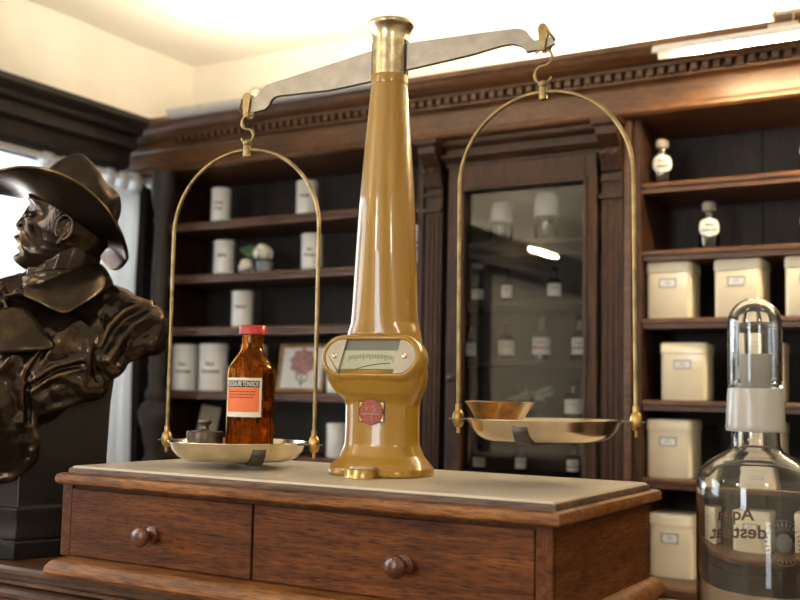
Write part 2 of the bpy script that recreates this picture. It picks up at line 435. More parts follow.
# door
d = MB(); d.box(-1.492, -1.440, 2.79, 2.825, .83, 1.99).box(-1.052, -1.018, 2.79, 2.825, .83, 1.99).box(-1.44, -1.052, 2.79, 2.825, 1.915, 1.99).box(-1.44, -1.052, 2.79, 2.825, .83, .90)
for (a, b_, c_, e) in ((-1.448, -1.436, .9, 1.925), (-1.056, -1.044, .9, 1.925)): d.box(a, b_, 2.783, 2.80, c_, e)
d.box(-1.448, -1.044, 2.783, 2.80, 1.910, 1.922)
door = d.xf(LV).build('door', M['cab_v'], vit, smooth=0, bevel=.003)
MB().add([(-1.44, 2.81, .9), (-1.05, 2.81, .9), (-1.05, 2.81, 1.92), (-1.44, 2.81, 1.92)], [(0, 1, 2, 3)]).xf(LV).build('glass_pane', M['vitrine_glass'], door, smooth=0)
m = MB(); m.lathe([(.004, 0), (.004, .012), (.010, .016), (.012, .022), (.008, .03), (.002, .032)], 18); m.xf(Matrix.Translation((-1.466, 2.79, 1.345)) @ Matrix.Rotation(pi / 2, 4, 'X')).xf(LV)
m.build('door_knob', M['iron'], door, smooth=60)
# header mouldings above the door
m = MB(); m.box(-1.505, -1.005, 2.795, 2.84, 1.99, 2.0755)
m.prism([(2.80, 2.0), (2.785, 2.004), (2.778, 2.012), (2.772, 2.016), (2.772, 2.024), (2.80, 2.03)], -1.51, -1.0, 'x')
m.prism([(2.80, 2.045), (2.782, 2.05), (2.775, 2.058), (2.775, 2.07), (2.80, 2.0755)], -1.51, -1.0, 'x')
m.xf(LV).build('header', M['cab'], vit, smooth=30)
def pilaster(x0, x1, mat):
    m = MB(); w = x1 - x0; xc = (x0 + x1) / 2
    m.box(x0, x1, 2.80, 2.86, .817, 2.0755)
    for i in range(3):                                  # flutes stand as ribs
        a = x0 + w * (.14 + .28 * i); m.lathe([(w * .075, 1.02), (w * .075, 1.84)], 10, (a + w * .08, 2.80, 0))
    m.box(x0 - .004, x1 + .004, 2.785, 2.86, .85, 1.0); m.box(x0 - .004, x1 + .004, 2.785, 2.86, 1.855, 1.868)
    m.box(x0 - .003, x1 + .003, 2.79, 2.86, 1.905, 1.914)
    m.prism([(2.80, 1.93), (2.792, 1.935), (2.785, 1.955), (2.77, 1.975), (2.768, 1.99), (2.778, 1.998), (2.765, 2.01), (2.745, 2.03), (2.742, 2.05), (2.735, 2.056), (2.735, 2.0755), (2.80, 2.0755)], x0, x1, 'x')
    m.box(x0 - .010, x1 + .010, 2.732, 2.84, 2.058, 2.0755)
    for s_ in (-.25, .25):
        m.sphere((xc + s_ * w, 2.768, 1.982), (.009, .008, .010), 12, 8)
    return m.xf(LV).build('pilaster', mat, vit, smooth=35)
pilaster(-1.576, -1.518, M['cab_v']); pilaster(-1.005, -.945, M['cab_v'])
MB().box(-.942, -.921, 2.80, 3.09, .817, 2.0755).xf(LV).build('side_panel', M['cab_edge'], vit, smooth=0, bevel=.003)

# ------------------------------------------------------------------ things on the shelves
def jar_thing(x, y, z, r, h, lines, label, cat='jar', ang=None):
    root = empty('porcelain_jar', (x, y, z + .0005), 0, label, cat, 'porcelain jars on the left shelves')
    m = MB(); m.lathe([(r * .97, 0), (r, .003), (r, h * .84), (r * .985, h * .85)], 36); m.build('body', M['porcelain'], root, smooth=35)
    m = MB(); m.lathe([(r * .985, h * .852), (r * 1.035, h * .855), (r * 1.04, h * .87), (r * 1.03, h * .96), (r * .96, h * .995), (r * .7, h)], 36); m.build('lid', M['porcelain'], root, smooth=35)
    if lines:
        a0 = atan2(-y, -x) - .28 if ang is None else ang
        m = MB()
        for k, t in enumerate(lines): wrap_text(m, t, h * .115, r * 1.004, h * (.56 - .15 * k), a0, shear=.3, bold=.0006)
        m.build('lettering', M['ink'], root, smooth=0)
    return root
jar_thing(-2.487, 2.90, 1.895, .036, .131, ['Herb.', 'Serp.'], 'white porcelain jar on the top shelf nearest the turned column')
jar_thing(-2.104, 2.90, 1.895, .037, .125, ['Cassia'], 'white porcelain jar on the top shelf with one line of writing')
jar_thing(-2.463, 2.90, 1.705, .0385, .128, ['Salvia'], 'white porcelain jar beside the white flowers on the second shelf')
jar_thing(-2.076, 2.90, 1.705, .037, .129, ['Fol.', 'Menth.'], 'white porcelain jar on the second shelf partly behind the brass bow')
jar_thing(-2.371, 2.90, 1.517, .0385, .130, ['Anisum'], 'white porcelain jar standing alone on the third shelf above the brown bottle', )
jar_thing(-2.628, 2.90, 1.293, .049, .166, ['Flor.', 'Arnicae'], 'large white porcelain jar on the fourth shelf nearest the bust of a close pair')
jar_thing(-2.496, 2.90, 1.293, .051, .168, ['Rad.', 'Bardanae'], 'large white porcelain jar on the fourth shelf between its twin and the brown bottle')
jar_thing(-2.335, 2.93, 1.293, .046, .165, [], 'white porcelain jar almost hidden behind the brown medicine bottle')
jar_thing(-1.665, 2.90, 1.705, .038, .130, ['Cort.', 'Chin.'], 'white porcelain jar just behind the upper shaft of the mustard scale')
jar_thing(-1.960, 2.90, 1.293, .034, .085, [], 'small white porcelain pot half hidden behind the dial head of the scale')
jar_thing(-1.955, 2.90, 1.083, .034, .112, [], 'small white porcelain jar on the lowest shelf behind the foot of the scale')

# white flowers in a grey pot
fl = empty('flower_pot', (-2.272, 2.89, 1.7055), 0, 'white artificial flowers with green leaves in a grey pot on the second shelf', 'flowers')
MB().lathe([(.022, 0), (.028, .004), (.031, .04), (.033, .042), (.028, .042), (.026, .02), (.01, .018)], 24).build('pot', M['grey_pot'], fl, smooth=40)
def blossom(c, r):
    m = MB()
    for i in range(46):
        a = random.uniform(0, 2 * pi); t = math.acos(random.uniform(-.5, 1)); dv = Vector((sin(t) * cos(a), sin(t) * sin(a), cos(t)))
        q = dv.to_track_quat('Z', 'Y').to_matrix()
        m.sphere(Vector(c) + dv * r * random.uniform(.65, .9), (r * .34, r * .26, r * .12), 8, 5, q)
    m.sphere(c, r * .6, 12, 8)
    return m.build('blossom', M['petal'], fl, smooth=60)
blossom((.002, -.01, .070), .036); blossom((-.066, -.02, .023), .031)
m = MB()
for i in range(16):
    a = random.uniform(pi * .6, pi * 1.4); L = random.uniform(.05, .1); z = random.uniform(.03, .07)
    p = [Vector((cos(a) * L * t - .01, sin(a) * L * t * .4 - .005, z + .03 * sin(t * 2.2))) for t in (0, .35, .7, 1)]
    w = [.004, .013, .012, .001]; sd = Vector((0, .3, 1)).normalized()
    m.loft([[q + sd * k, q - sd * k] for q, k in zip(p, w)], False, False, closed=False)
m.build('leaves', M['leaf'], fl, smooth=60, solid=.001)

# small framed flower picture and a leaning card
pf = empty('framed_picture', (-2.135, 2.925, 1.296), 0, 'framed picture of a pink flower leaning on the shelf beside the brown bottle', 'picture')
T = Matrix.Rotation(radians(-9), 4, 'X')
m = MB(); W, H_, t = .100, .168, .013
m.box(-W, W, 0, .014, 0, t).box(-W, W, 0, .014, H_ - t, H_).box(-W, -W + t, 0, .014, t, H_ - t).box(W - t, W, 0, .014, t, H_ - t); m.xf(T).build('frame', M['frame_wood'], pf, smooth=0, bevel=.002)
MB().box(-W + t, W - t, .006, .010, t, H_ - t).xf(T).build('print', M['paper_white'], pf, smooth=0)
m = MB()
M['print_pink'] = plain('print_pink', (.42, .22, .21), .7, 0, 0, .35, 90); M['print_green'] = plain('print_green', (.25, .38, .30), .7, 0, 0, .3, 60)
pts = [(.052 * (1 + .1 * sin(9 * a)) * cos(a), .046 * (1 + .1 * sin(9 * a)) * sin(a)) for a in [2 * pi * k / 48 for k in range(48)]]
m.prism([(x, z + .104) for x, z in pts], .0045, .006); m.xf(T).build('printed_flower', M['print_pink'], pf, smooth=0)
m = MB(); m.prism([(-.004, .02), (.006, .02), (.004, .06), (-.003, .06)], .0047, .006); m.prism([(-.002, .028), (-.03, .075), (-.022, .045)], .0047, .006); m.prism([(.003, .03), (.03, .06), (.02, .035)], .0047, .006)
m.xf(T).build('printed_stem', M['print_green'], pf, smooth=0)
cd = MB().box(-.046, .046, 0, .006, 0, .15); cd.xf(Matrix.Translation((-2.56, 2.93, 1.0900)) @ Matrix.Rotation(radians(-8), 4, 'X') @ Matrix.Rotation(radians(6), 4, 'Y'))
tag(cd.build('leaning_card', plain('tan_card', (.34, .29, .22), .6), smooth=0, bevel=.004), 'tan card leaning against the back of the lowest shelf above the left pan', 'card')

# clear glass apothecary bottles with oval labels on the right shelves
def oval_bottle(x, z, lines, label, h=.148):
    root = empty('apothecary_bottle', (x, 2.895, z + .0005), 0, label, 'bottle', 'clear bottles with oval labels on the upper right shelves')
    root.scale = (.95, .95, .92)
    r = .031
    m = MB(); m.lathe([(r * .9, 0), (r, .004), (r, .082), (r * .85, .093), (r * .42, .102), (r * .40, .116), (r * .52, .118)], 28); m.build('body', M['jar_glass'], root, smooth=40)
    m = MB(); m.lathe([(r * .3, .110), (r * .35, .119), (r * .62, .122), (r * .64, .142), (r * .5, h)], 20); m.build('stopper', plain('stopper_cork', (.40, .36, .31), .4), root, smooth=40)
    a0 = atan2(-2.895, -x); m = MB(); rr = r + .0006; n = 28
    ang = [2 * pi * k / n for k in range(n)]
    m.add([(rr * cos(a0 + .033 * cos(t) / rr), rr * sin(a0 + .033 * cos(t) / rr), .066 + .027 * sin(t)) for t in ang] , [tuple(range(n))])
    g = MB(); K = 8                                       # label as a curved oval sheet
    rows = []
    for i in range(K + 1):
        s_ = -1 + 2 * i / K; hw = sqrt(max(0, 1 - s_ * s_)) * .034 + .0005
        rows.append([(rr * cos(a0 + q * hw / rr), rr * sin(a0 + q * hw / rr), .068 + .029 * s_) for q in [-1 + 2 * j / 12 for j in range(13)]])
    g.loft(rows, False, False, closed=False); g.build('oval_label', M['paper_white'], root, smooth=60)
    g = MB()
    for k, t in enumerate(lines): wrap_text(g, t, .013, rr + .0005, .076 - .016 * k, a0, shear=.2, bold=.0004)
    g.build('lettering', M['ink'], root, smooth=0)
oval_bottle(-.861, 1.895, ['Tinct.', 'amara'], 'clear bottle with an oval label on the top right shelf beside the cabinet')
oval_bottle(-.730, 1.705, ['Aqua', 'Lavandul.'], 'clear bottle with an oval label on the second right shelf above the tins')
oval_bottle(-.462, 1.895, ['Tinct.', 'Arnic.'], 'clear bottle at the edge of the photo on the top right shelf')
oval_bottle(-.464, 1.705, ['Spirit.', 'Camph.'], 'clear bottle at the edge of the photo on the second right shelf')

# cream tins
def rrect(w, dpt, r, n=6):
    out = []
    for cx, cy, a0 in ((w - r, dpt - r, 0), (-w + r, dpt - r, pi / 2), (-w + r, -dpt + r, pi), (w - r, -dpt + r, 1.5 * pi)):
        for i in range(n + 1):
            a = a0 + pi / 2 * i / n; out.append((cx + r * cos(a), cy + r * sin(a)))
    return out
def make_tin():
    root = empty('storage_tin', (0, 0, 0)); h = .158; w = .062; dp = .055
    def ring(z, s_=0.): return [(x, y, z) for x, y in rrect(w + s_, dp + s_, .014)]
    MB().loft([ring(0, -.002), ring(.003), ring(.128)]).build('body', M['cream'], root, smooth=40)
    MB().loft([ring(.1285, .0005), ring(.1290, .0020), ring(.150, .0020), ring(.156, -.0005), ring(.158, -.006)]).build('lid', M['cream'], root, smooth=40)
    m = MB(); a, b_, t, y = .0235, .0125, .0032, -dp
    m.box(-a, a, y - .003, y, b_ - t, b_).box(-a, a, y - .003, y, -b_, -b_ + t).box(-a, -a + t, y - .003, y, -b_, b_).box(a - t, a, y - .003, y, -b_, b_)
    lh = m.xf(Matrix.Translation((-.002, 0, .098))).build('label_holder', plain('label_holder_metal', (.34, .33, .34), .4, .8), root, smooth=0, bevel=.0008)
    pp = MB().box(-a + t, a - t, -dp - .0012, -dp, -b_ + t, b_ - t).xf(Matrix.Translation((-.002, 0, .098))).build('card', M['paper_white'], lh, smooth=0)
    m = MB(); vs, fs = text_mesh('Rad.\nAlthaeae', .0062, shear=.2); m.add([(x - .002, -dp - .0016, y_ + .098) for x, y_, _ in vs], fs); m.build('lettering', M['ink'], lh, smooth=0)
    return root
tins = [(-.8305, 1.517, 'cream tin on the third shelf standing nearest the glazed cabinet'),
        (-.643, 1.517, 'cream tin on the third shelf above the tall clear glass bottle'),
        (-.462, 1.517, 'cream tin on the third shelf cut off by the edge of the photo'),
        (-.793, 1.293, 'cream tin on the fourth shelf beside the clear glass stopper'),
        (-.595, 1.293, 'cream tin on the fourth shelf seen through the clear glass stopper'),
        (-.8305, 1.083, 'cream tin on the fifth shelf above the chest corner'),
        (-.598, 1.083, 'cream tin on the fifth shelf behind the neck of the glass bottle'),
        (-.822, .817, 'cream tin on the lowest ledge partly hidden by the wooden chest'),
        (-.620, .817, 'cream tin on the lowest ledge seen through the body of the glass bottle'),
        (-.405, .817, 'cream tin on the lowest ledge behind the round seal of the glass bottle')]
proto = make_tin()
for i, (x, z, lab) in enumerate(tins):
    t = proto if i == 0 else copy_tree(proto)
    t.location = (x, 2.90, z + .0006); t.rotation_euler = (0, 0, radians([1, -2, 0, 3, 2, 0, 1, -4, 0, 1][i]))
    if z < 1: t.scale = (1, 1, 1.08)
    tag(t, lab, 'tin', 'cream label tins on the right shelves')

# bottles behind the cabinet glass
def brown_bottle(x, z, h, r, label, neck=True, lab=True, stripe=None, glassmat='dark_glass', y=2.945):
    root = empty('medicine_bottle', (x, y, z + .0005), 0, label, 'bottle', 'small bottles behind the cabinet glass')
    m = MB(); m.lathe([(r * .92, 0), (r, .003), (r, h * .52), (r * .86, h * .60), (r * .42, h * .68), (r * .36, h * .80), (r * .5, h * .81), (r * .5, h * .84)], 24); m.build('body', M[glassmat], root, smooth=40)
    m = MB(); m.lathe([(r * .33, h * .84), (r * .45, h * .87), (r * .55, h * .95), (r * .3, h)], 16); m.build('stopper', M[glassmat], root, smooth=50)
    a0 = atan2(-y, -x); m = MB(); wrap_rect(m, r + .0006, a0, r * 1.9, h * .14, h * .50); lb = m.build('paper_label', M['paper_white'], root, smooth=60)
    if stripe: wrap_rect(MB(), r + .0011, a0, r * 1.85, h * .26, h * .30).build('label_stripe', stripe, lb, smooth=60)
    wrap_text(MB(), 'Tinct.', h * .11, r + .0011, h * .39, a0).build('lettering', M['ink_red'], lb, smooth=0)
st_r = plain('stripe_red', (.5, .05, .08), .6); st_g = plain('stripe_green', (.05, .28, .2), .6)
brown_bottle(-1.465, VS[1], .085, .023, 'small pale bottle in the cabinet on the middle shelf nearest the brass bow leg', glassmat='jar_glass')
brown_bottle(-1.365, VS[1], .105, .019, 'slim dark bottle in the cabinet second on its shelf beside a pale bottle')
brown_bottle(-1.207, VS[1], .105, .025, 'dark round bottle with white label standing apart on the middle cabinet shelf')
brown_bottle(-1.49, VS[2], .110, .022, 'dark bottle in the cabinet half hidden by the brass bow leg')
brown_bottle(-1.363, VS[2], .120, .029, 'dark bottle with a plain white label on the shelf above the horn bowl')
brown_bottle(-1.248, VS[2], .140, .033, 'largest dark bottle with a pink-edged label in the glazed cabinet', stripe=st_r)
brown_bottle(-1.125, VS[2], .135, .029, 'dark bottle with a green-striped label beside the door stile', stripe=st_g)
brown_bottle(-1.145, VS[3], .115, .031, 'dark bottle on the cabinet shelf just above the right scale pan', lab=True)
brown_bottle(-1.452, VS[4], .078, .023, 'short dark bottle on the lowest cabinet shelf under the horn bowl')
brown_bottle(-1.312, VS[4], .088, .020, 'slim dark bottle with a white label on the lowest cabinet shelf')
brown_bottle(-1.145, VS[4], .092, .022, 'dark bottle with a pink label on the lowest cabinet shelf under the right pan', stripe=st_r)
def lid_jar(x, z, r, h, label):
    root = empty('glass_jar', (x, 2.95, z + .0005), 0, label, 'jar', 'glass jars on the top cabinet shelf')
    MB().lathe([(r * .95, 0), (r, .004), (r, h * .5), (r, h * .52)], 28).build('body', M['jar_glass'], root, smooth=40)
    MB().lathe([(r * 1.0, h * .52), (r * 1.03, h * .53), (r * 1.03, h * .9), (r * .8, h)], 28).build('white_top', M['porcelain'], root, smooth=40)
lid_jar(-1.388, VS[0], .036, .132, 'glass jar with a white top on the upper cabinet shelf nearest the scale')
lid_jar(-1.236, VS[0], .038, .150, 'reflection of a white jar built as a jar on the upper cabinet shelf nearest the door edge')  # a reflection in the pane, modelled as a solid jar
hb = empty('dried_herb_vase', (-1.285, 2.95, VS[3] + .0005), 0, 'dark little vase of dried grey-green herbs inside the glazed cabinet', 'vase')
MB().lathe([(.018, 0), (.026, .01), (.027, .04), (.014, .06), (.018, .066)], 20).build('vase', M['dark_glass'], hb, smooth=50)
m = MB()
for i in range(26):
    a = random.uniform(0, 2 * pi); L = random.uniform(.04, .085); e = random.uniform(.1, .7)
    p = [Vector((cos(a) * L * t * 1.0, sin(a) * L * t * .5, .06 + L * (e * t - .25 * t * t))) for t in (0, .33, .66, 1)]
    m.loft([[q + Vector((0, 0, k)), q - Vector((0, 0, k))] for q, k in zip(p, (.001, .005, .005, .0006))], False, False, closed=False)
m.build('herb_sprigs', M['dry_leaf'], hb, smooth=60, solid=.0008)

# ------------------------------------------------------------------ lamps
def strip_lamp(x0, x1, y, z, down, label, bracket_x, top_z=2.256):
    root = empty('strip_lamp', ((x0 + x1) / 2, y, z), 0, label, 'lamp')
    L = Matrix.Translation((-(x0 + x1) / 2, -y, -z))
    s_ = 1 if down else -1
    rings = []
    for xx in (x0, x1):
        ou = [(xx, y + .030 * cos(t), z + s_ * .026 * sin(t)) for t in [pi * k / 12 for k in range(13)]]
        inn = [(xx, y + .027 * cos(t), z + s_ * .023 * sin(t)) for t in [pi * (12 - k) / 12 for k in range(13)]]
        rings.append(ou + inn)
    MB().loft(rings).xf(L).build('reflector', M['white_paint'], root, smooth=40)
    m = MB(); m.tube([(x0 + .085, y, z + (.006 if down else -.012)), (x1 - .06, y, z + (.006 if down else -.012))], .009, 14); m.xf(L).build('glowing_tube', M['tube' if down else 'uptube'], root, smooth=60)
    for xx in bracket_x:
        m = MB(); m.box(xx - .035, xx + .035, y - .012, y + .012, z + .02 if down else z - .02, z + .034 if down else z + .0)
        br = m.xf(L).build('bracket', M['beige'], root, smooth=0, bevel=.003)
        for k in (-.022, .022):
            zb = z + (.034 if down else 0); hgt = .045 if down else .05
            pts = [(xx + k, y + .10 * (1 - cos(t)) / 2, zb + hgt * sin(t) + (top_z + .012 - zb) * (1 - cos(t)) / 2) for t in [pi * i / 18 for i in range(19)]]
            MB().tube(pts, .0022, 8).xf(L).build('hoop', M['old_brass'], br, smooth=60)
        m = MB(); m.box(xx - .045, xx + .09, y + .075, y + .19, top_z + .0005, top_z + .013); m.xf(L).build('foot_block', M['beige'], root, smooth=0, bevel=.004)
    return root
strip_lamp(-.785, .42, 2.58, 2.172, True, 'lit strip lamp held by wire hoops before the right end of the cornice', [-.47])
strip_lamp(-2.53, -1.62, 2.672, 2.262, False, 'white strip lamp lying along the cornice top in the far corner', [-2.17])
def cove(x0, x1, y, label):
    root = empty('cove_batten', ((x0 + x1) / 2, y, 2.2565), 0, label, 'lamp', 'lit battens lying on the cornice')
    w = (x1 - x0) / 2
    MB().box(-w, w, -.025, .025, 0, .02).build('batten', M['white_paint'], root, smooth=0, bevel=.003)
    MB().tube([(-w + .02, 0, .034), (w - .02, 0, .034)], .013, 12).build('glowing_tube', M['uptube'], root, smooth=60)
    return root
cove(-1.35, -.05, 2.98, 'lit batten on the cornice top behind the scale column')
cv = cove(-.9, .9, 0, 'added batten brightening the wall from the cornice top above the window'); cv.location = (-2.862, -.55, 2.2565); cv.rotation_euler = (0, 0, pi / 2)  # added out of view to brighten this wall and its mirror image
cove(.15, 1.45, 2.98, 'lit batten on the cornice top above the tins')
# same kind of lamp on the left wall, behind the photographer's shoulder: it shows mirrored in the cabinet glass
root = empty('wall_strip_lamp', (-2.56, -.45, 2.19), pi / 2, 'strip lamp in front of the cornice of the window wall', 'lamp')
MB().box(-.22, .22, -.03, .03, .013, .03).build('reflector', M['white_paint'], root, smooth=0, bevel=.004)
MB().tube([(-.2, 0, 0), (.2, 0, 0)], .012, 12).build('glowing_tube', M['tube'], root, smooth=60)
def fill_globe(x, y, label):  # unseen globes added to raise the room light from the front
    root = empty('fill_globe', (x, y, 2.0), 0, label, 'lamp', 'added fill globes under the ceiling')
    MB().sphere((0, 0, 0), .13, 24, 16).build('globe', M['globe'], root, smooth=80)
    m = MB(); m.tube([(0, 0, .125), (0, 0, .60)], .008, 10); m.lathe([(.05, .60), (.05, .617)], 20); m.build('stem', M['brass'], root, smooth=40)
fill_globe(-1.3, -1.1, 'added white fill globe hanging nearest the window wall'); fill_globe(.9, -.6, 'added white fill globe hanging on the far side from the windows')

# ------------------------------------------------------------------ curtains
rod = empty('curtain_rod', (-2.78, 1.88, 2.062), 0, 'white curtain rod with round finial across the top of the window', 'curtain rod')
m = MB(); m.tube([(0, -1.9, 0), (0, .945, 0)], .010, 14); m.build('rod', M['white_paint'], rod, smooth=60)
MB().sphere((0, .962, 0), .021, 18, 12).build('finial', M['white_paint'], rod, smooth=80)
def curtain(y0, y1, label, seed):
    root = empty('curtain', (-2.78, (y0 + y1) / 2, 2.006), 0, label, 'curtain', 'white curtains on the rod')
    hw = (y1 - y0) / 2; rnd = random.Random(seed); cols = 60; ph = rnd.uniform(0, 6)
    rows = []
    for i in range(14):
        t = i / 13; z = -.0 - 1.15 * t; row = []
        for j in range(cols + 1):
            u = -1 + 2 * j / cols
            row.append((.022 * (.4 + .6 * t) * sin(u * 17 + ph) + .008 * sin(u * 41 + ph * 2), u * hw * (1 - .14 * sin(pi * min(1, t * 1.1)) ** 2) - .05 * t * hw, z))
        rows.append(row)
    MB().loft(rows, False, False, closed=False).build('cloth', M['curtain'], root, smooth=80, solid=.002)
    n = max(2, int(2 * hw / .16))
    for k in range(n + 1):
        y = -hw + .03 + (2 * hw - .06) * k / n
        ring = []
        for a in [2 * pi * q / 20 for q in range(21)]:
            ring.append([(.016 * cos(a), y - .022, .055 + .034 * sin(a) - .012), (.016 * cos(a), y + .022, .055 + .034 * sin(a) - .012)])
        MB().loft(ring, False, False, closed=False).build('tab', M['curtain'], root, smooth=60, solid=.002)
curtain(2.60, 2.79, 'white curtain hanging nearest the turned column', 1)
curtain(2.32, 2.55, 'white curtain hanging behind the bronze hat', 2)

# ------------------------------------------------------------------ counter
ct = empty('counter', (-.9, 1.25, 0), 0, 'dark wooden counter carrying the chest and the bust', 'counter')
Lc = Matrix.Translation((.9, -1.25, 0))
pc = [(1.43, 1.03), (1.078, 1.03), (1.074, 1.026), (1.074, 1.020), (1.080, 1.018), (1.080, 1.012), (1.074, 1.010), (1.074, 1.005), (1.09, 1.002), (1.43, 1.002)]
MB().prism(pc, -2.4, .9, 'x').xf(Lc).build('top', M['counter'], ct, smooth=30)
pc = [(1.43, 1.002), (1.056, 1.002), (1.050, .998), (1.050, .992), (1.058, .988), (1.058, .975), (1.43, .975)]
MB().prism(pc, -2.4, .9, 'x').xf(Lc).build('ledge', M['counter'], ct, smooth=30)
MB().box(-2.38, .88, 1.065, 1.42, 0, .975).xf(Lc).build('front', M['counter'], ct, smooth=0)

# ------------------------------------------------------------------ wooden chest with two drawers
CX, CY, CZ = -.831, 1.255, 1.03
ch = empty('drawer_chest', (CX, CY, CZ), 0, 'low oak chest with two knobbed drawers and a cream top on the counter', 'chest')
Lh = Matrix.Translation((-CX, -CY, -CZ))
m = MB(); m.box(-1.216, -.446, 1.094, 1.437, 1.052, 1.158)
m.box(-1.216, -1.1965, 1.089, 1.10, 1.054, 1.1575); m.box(-.4665, -.446, 1.089, 1.10, 1.054, 1.1575)
m.xf(Lh).build('carcass', M['oak_side'], ch, smooth=0, bevel=.0015)
pm = [(0, 1.03), (-.028, 1.03), (-.032, 1.036), (-.030, 1.043), (-.022, 1.051), (-.010, 1.055), (0, 1.055)]
def mould(mb, prof, x0, x1, y0, y1):
    """profile (offset outwards is negative, z) run round a rectangle"""
    rings = []
    for q, z in prof:
        rings.append([(x0 + q, y0 + q, z), (x1 - q, y0 + q, z), (x1 - q, y1 - q, z), (x0 + q, y1 - q, z)])
    return mb.loft(rings)
m = MB(); mould(m, [(.02, 1.0301), (-.016, 1.0301), (-.019, 1.035), (-.018, 1.043), (-.012, 1.051), (-.004, 1.0545), (.02, 1.0545)], -1.190, -.446, 1.072, 1.434)
m.xf(Lh).build('base_moulding', M['oak_rim'], ch, smooth=30)
m = MB(); mould(m, [(.02, 1.1582), (-.008, 1.1582), (-.0115, 1.161), (-.0125, 1.167), (-.0105, 1.1725), (-.006, 1.1745), (.02, 1.1745)], -1.1985, -.4425, 1.0805, 1.430)
m.xf(Lh).build('top_rim', M['oak_rim'], ch, smooth=35)
m = MB(); mould(m, [(0, 1.1746), (0, 1.1775), (.001, 1.183), (.003, 1.185)], -1.190, -.4405, 1.0795, 1.412)
m.cur = 0
# slightly chipped edge
pl = m.xf(Lh).build('top_plate', M['plate'], ch, smooth=35)
m = MB(); mould(m, [(.004, 1.1746), (-.0025, 1.1746), (-.0025, 1.1795), (-.0012, 1.1822), (.004, 1.1822)], -1.190, -.4405, 1.0795, 1.412)
m.xf(Lh).build('plate_edging', wood('worn_edging', (.03, .016, .008), (.12, .06, .03), (.26, .15, .075), 0, .5), ch, smooth=30)
def knob(parent, x, z):
    m = MB(); m.lathe([(.011, 0), (.0115, .003), (.006, .006), (.0052, .013), (.008, .018), (.0135, .021), (.0145, .024), (.0125, .0285), (.005, .031), (.0, .0315)], 22)
    m.xf(Matrix.Translation((x, 1.0885, z)) @ Matrix.Rotation(pi / 2, 4, 'X')).xf(Lh)
    m.build('knob', wood('knob_wood', (.05, .015, .006), (.15, .05, .02), (.25, .10, .04), 2, .3, .3), parent, smooth=50)
for x0, x1, kx in ((-1.1955, -.8635, -1.035), (-.8595, -.4675, -.632)):
    m = MB(); m.box(x0, x1, 1.0885, 1.16 - .05, 1.0555, 1.1515)
    dr = m.xf(Lh).build('drawer', M['oak'], ch, smooth=0, bevel=.0015)
    knob(dr, kx, 1.098)

# ------------------------------------------------------------------ the balance
SC = empty('balance_scale', (-.775, 1.2635, 1.185), radians(9), 'tall mustard enamelled balance scale with hanging pans on the chest', 'scale')
m = MB()
e_ = 2.5
secs = [(.0715, .062, .000, 2.6, 0), (.0725, .0635, .003, 2.6, 0), (.0715, .0625, .010, 2.6, 0), (.067, .057, .017, 2.5, 0), (.0595, .047, .027, 2.4, 0), (.0535, .041, .042, 2.4, 0), (.0525, .040, .07, 2.4, 0), (.0530, .040, .10, 2.4, 0),
        (.054, .039, .14, 2.4, 0), (.055, .037, .185, 2.4, 0), (.0525, .038, .200, 2.3, 0), (.0485, .0385, .212, 2.2, 0), (.0470, .039, .24, 2.1, 0), (.0440, .0395, .31, 2, 0), (.0398, .038, .39, 2, 0), (.033, .032, .48, 2, 0), (.0275, .027, .545, 2, 0), (.0260, .026, .5625, 2, 0)]
m.loft([superring(a, b_, z, 48, ee, dy) for a, b_, z, ee, dy in secs])
# dial head: a stadium pushed back along the face normal, tapering below into the column
tilt = radians(13); HC = Vector((.001, -.0545, .164))
fx = Vector((1, 0, 0)); fz = Vector((0, sin(tilt), cos(tilt))); fn = Vector((0, -cos(tilt), sin(tilt)))
def stad(hw, hh, back, dz=0, n=14, sx=0):
    r = hh; out = []
    for k in range(n + 1):
        a = -pi / 2 + pi * k / n; out.append((hw - r + r * cos(a), r * sin(a)))
    for k in range(n + 1):
        a = pi / 2 + pi * k / n; out.append((-(hw - r) + r * cos(a), r * sin(a)))
    return [HC + fx * (x + sx) + fz * (y + dz) - fn * back for x, y in out]
m.loft([stad(.0660, .0235, .008), stad(.0660, .0235, .0005), stad(.0690, .0262, -.0010), stad(.0735, .0305, .002), stad(.0760, .0330, .010), stad(.0760, .0335, .030), stad(.0665, .031, .052), stad(.054, .029, .072)])
# belly under the dial
bel = []
for t, hw, yf, z in ((0, .0745, -.0560, .146), (.15, .0735, -.0575, .136), (.3, .0705, -.0550, .126), (.6, .0635, -.0490, .114), (.85, .0565, -.041, .105), (1, .0525, -.037, .097)):
    yb = .004 + .033 * t; bel.append(superring(hw, (yb - yf) / 2, z, 48, 2.6, (yb + yf) / 2))
m.loft(bel[::-1])
body = m.build('column', M['enamel'], SC, smooth=60, remesh=.0016, relax=6)
# collar and cap
m = MB(); m.lathe([(.0268, .5560), (.0272, .5580), (.0272, .5680), (.0268, .5700)], 40); m.build('collar_ring', M['enamel'], SC, smooth=40)
m = MB(); m.lathe([(.0258, .5702), (.0258, .620), (.0264, .628), (.0285, .636), (.0315, .6415), (.0335, .6445), (.0337, .647), (.0325, .6498), (.0270, .6515), (.012, .6520)], 44)
m.build('cap', plain('cap_nickel', (.58, .49, .31), .27, 1, 0, .25, 80), SC, smooth=40)
m = MB(); m.box(-.0264, .0264, -.0065, .0065, .566, .622); m.build('slot', M['black'], SC, smooth=0)
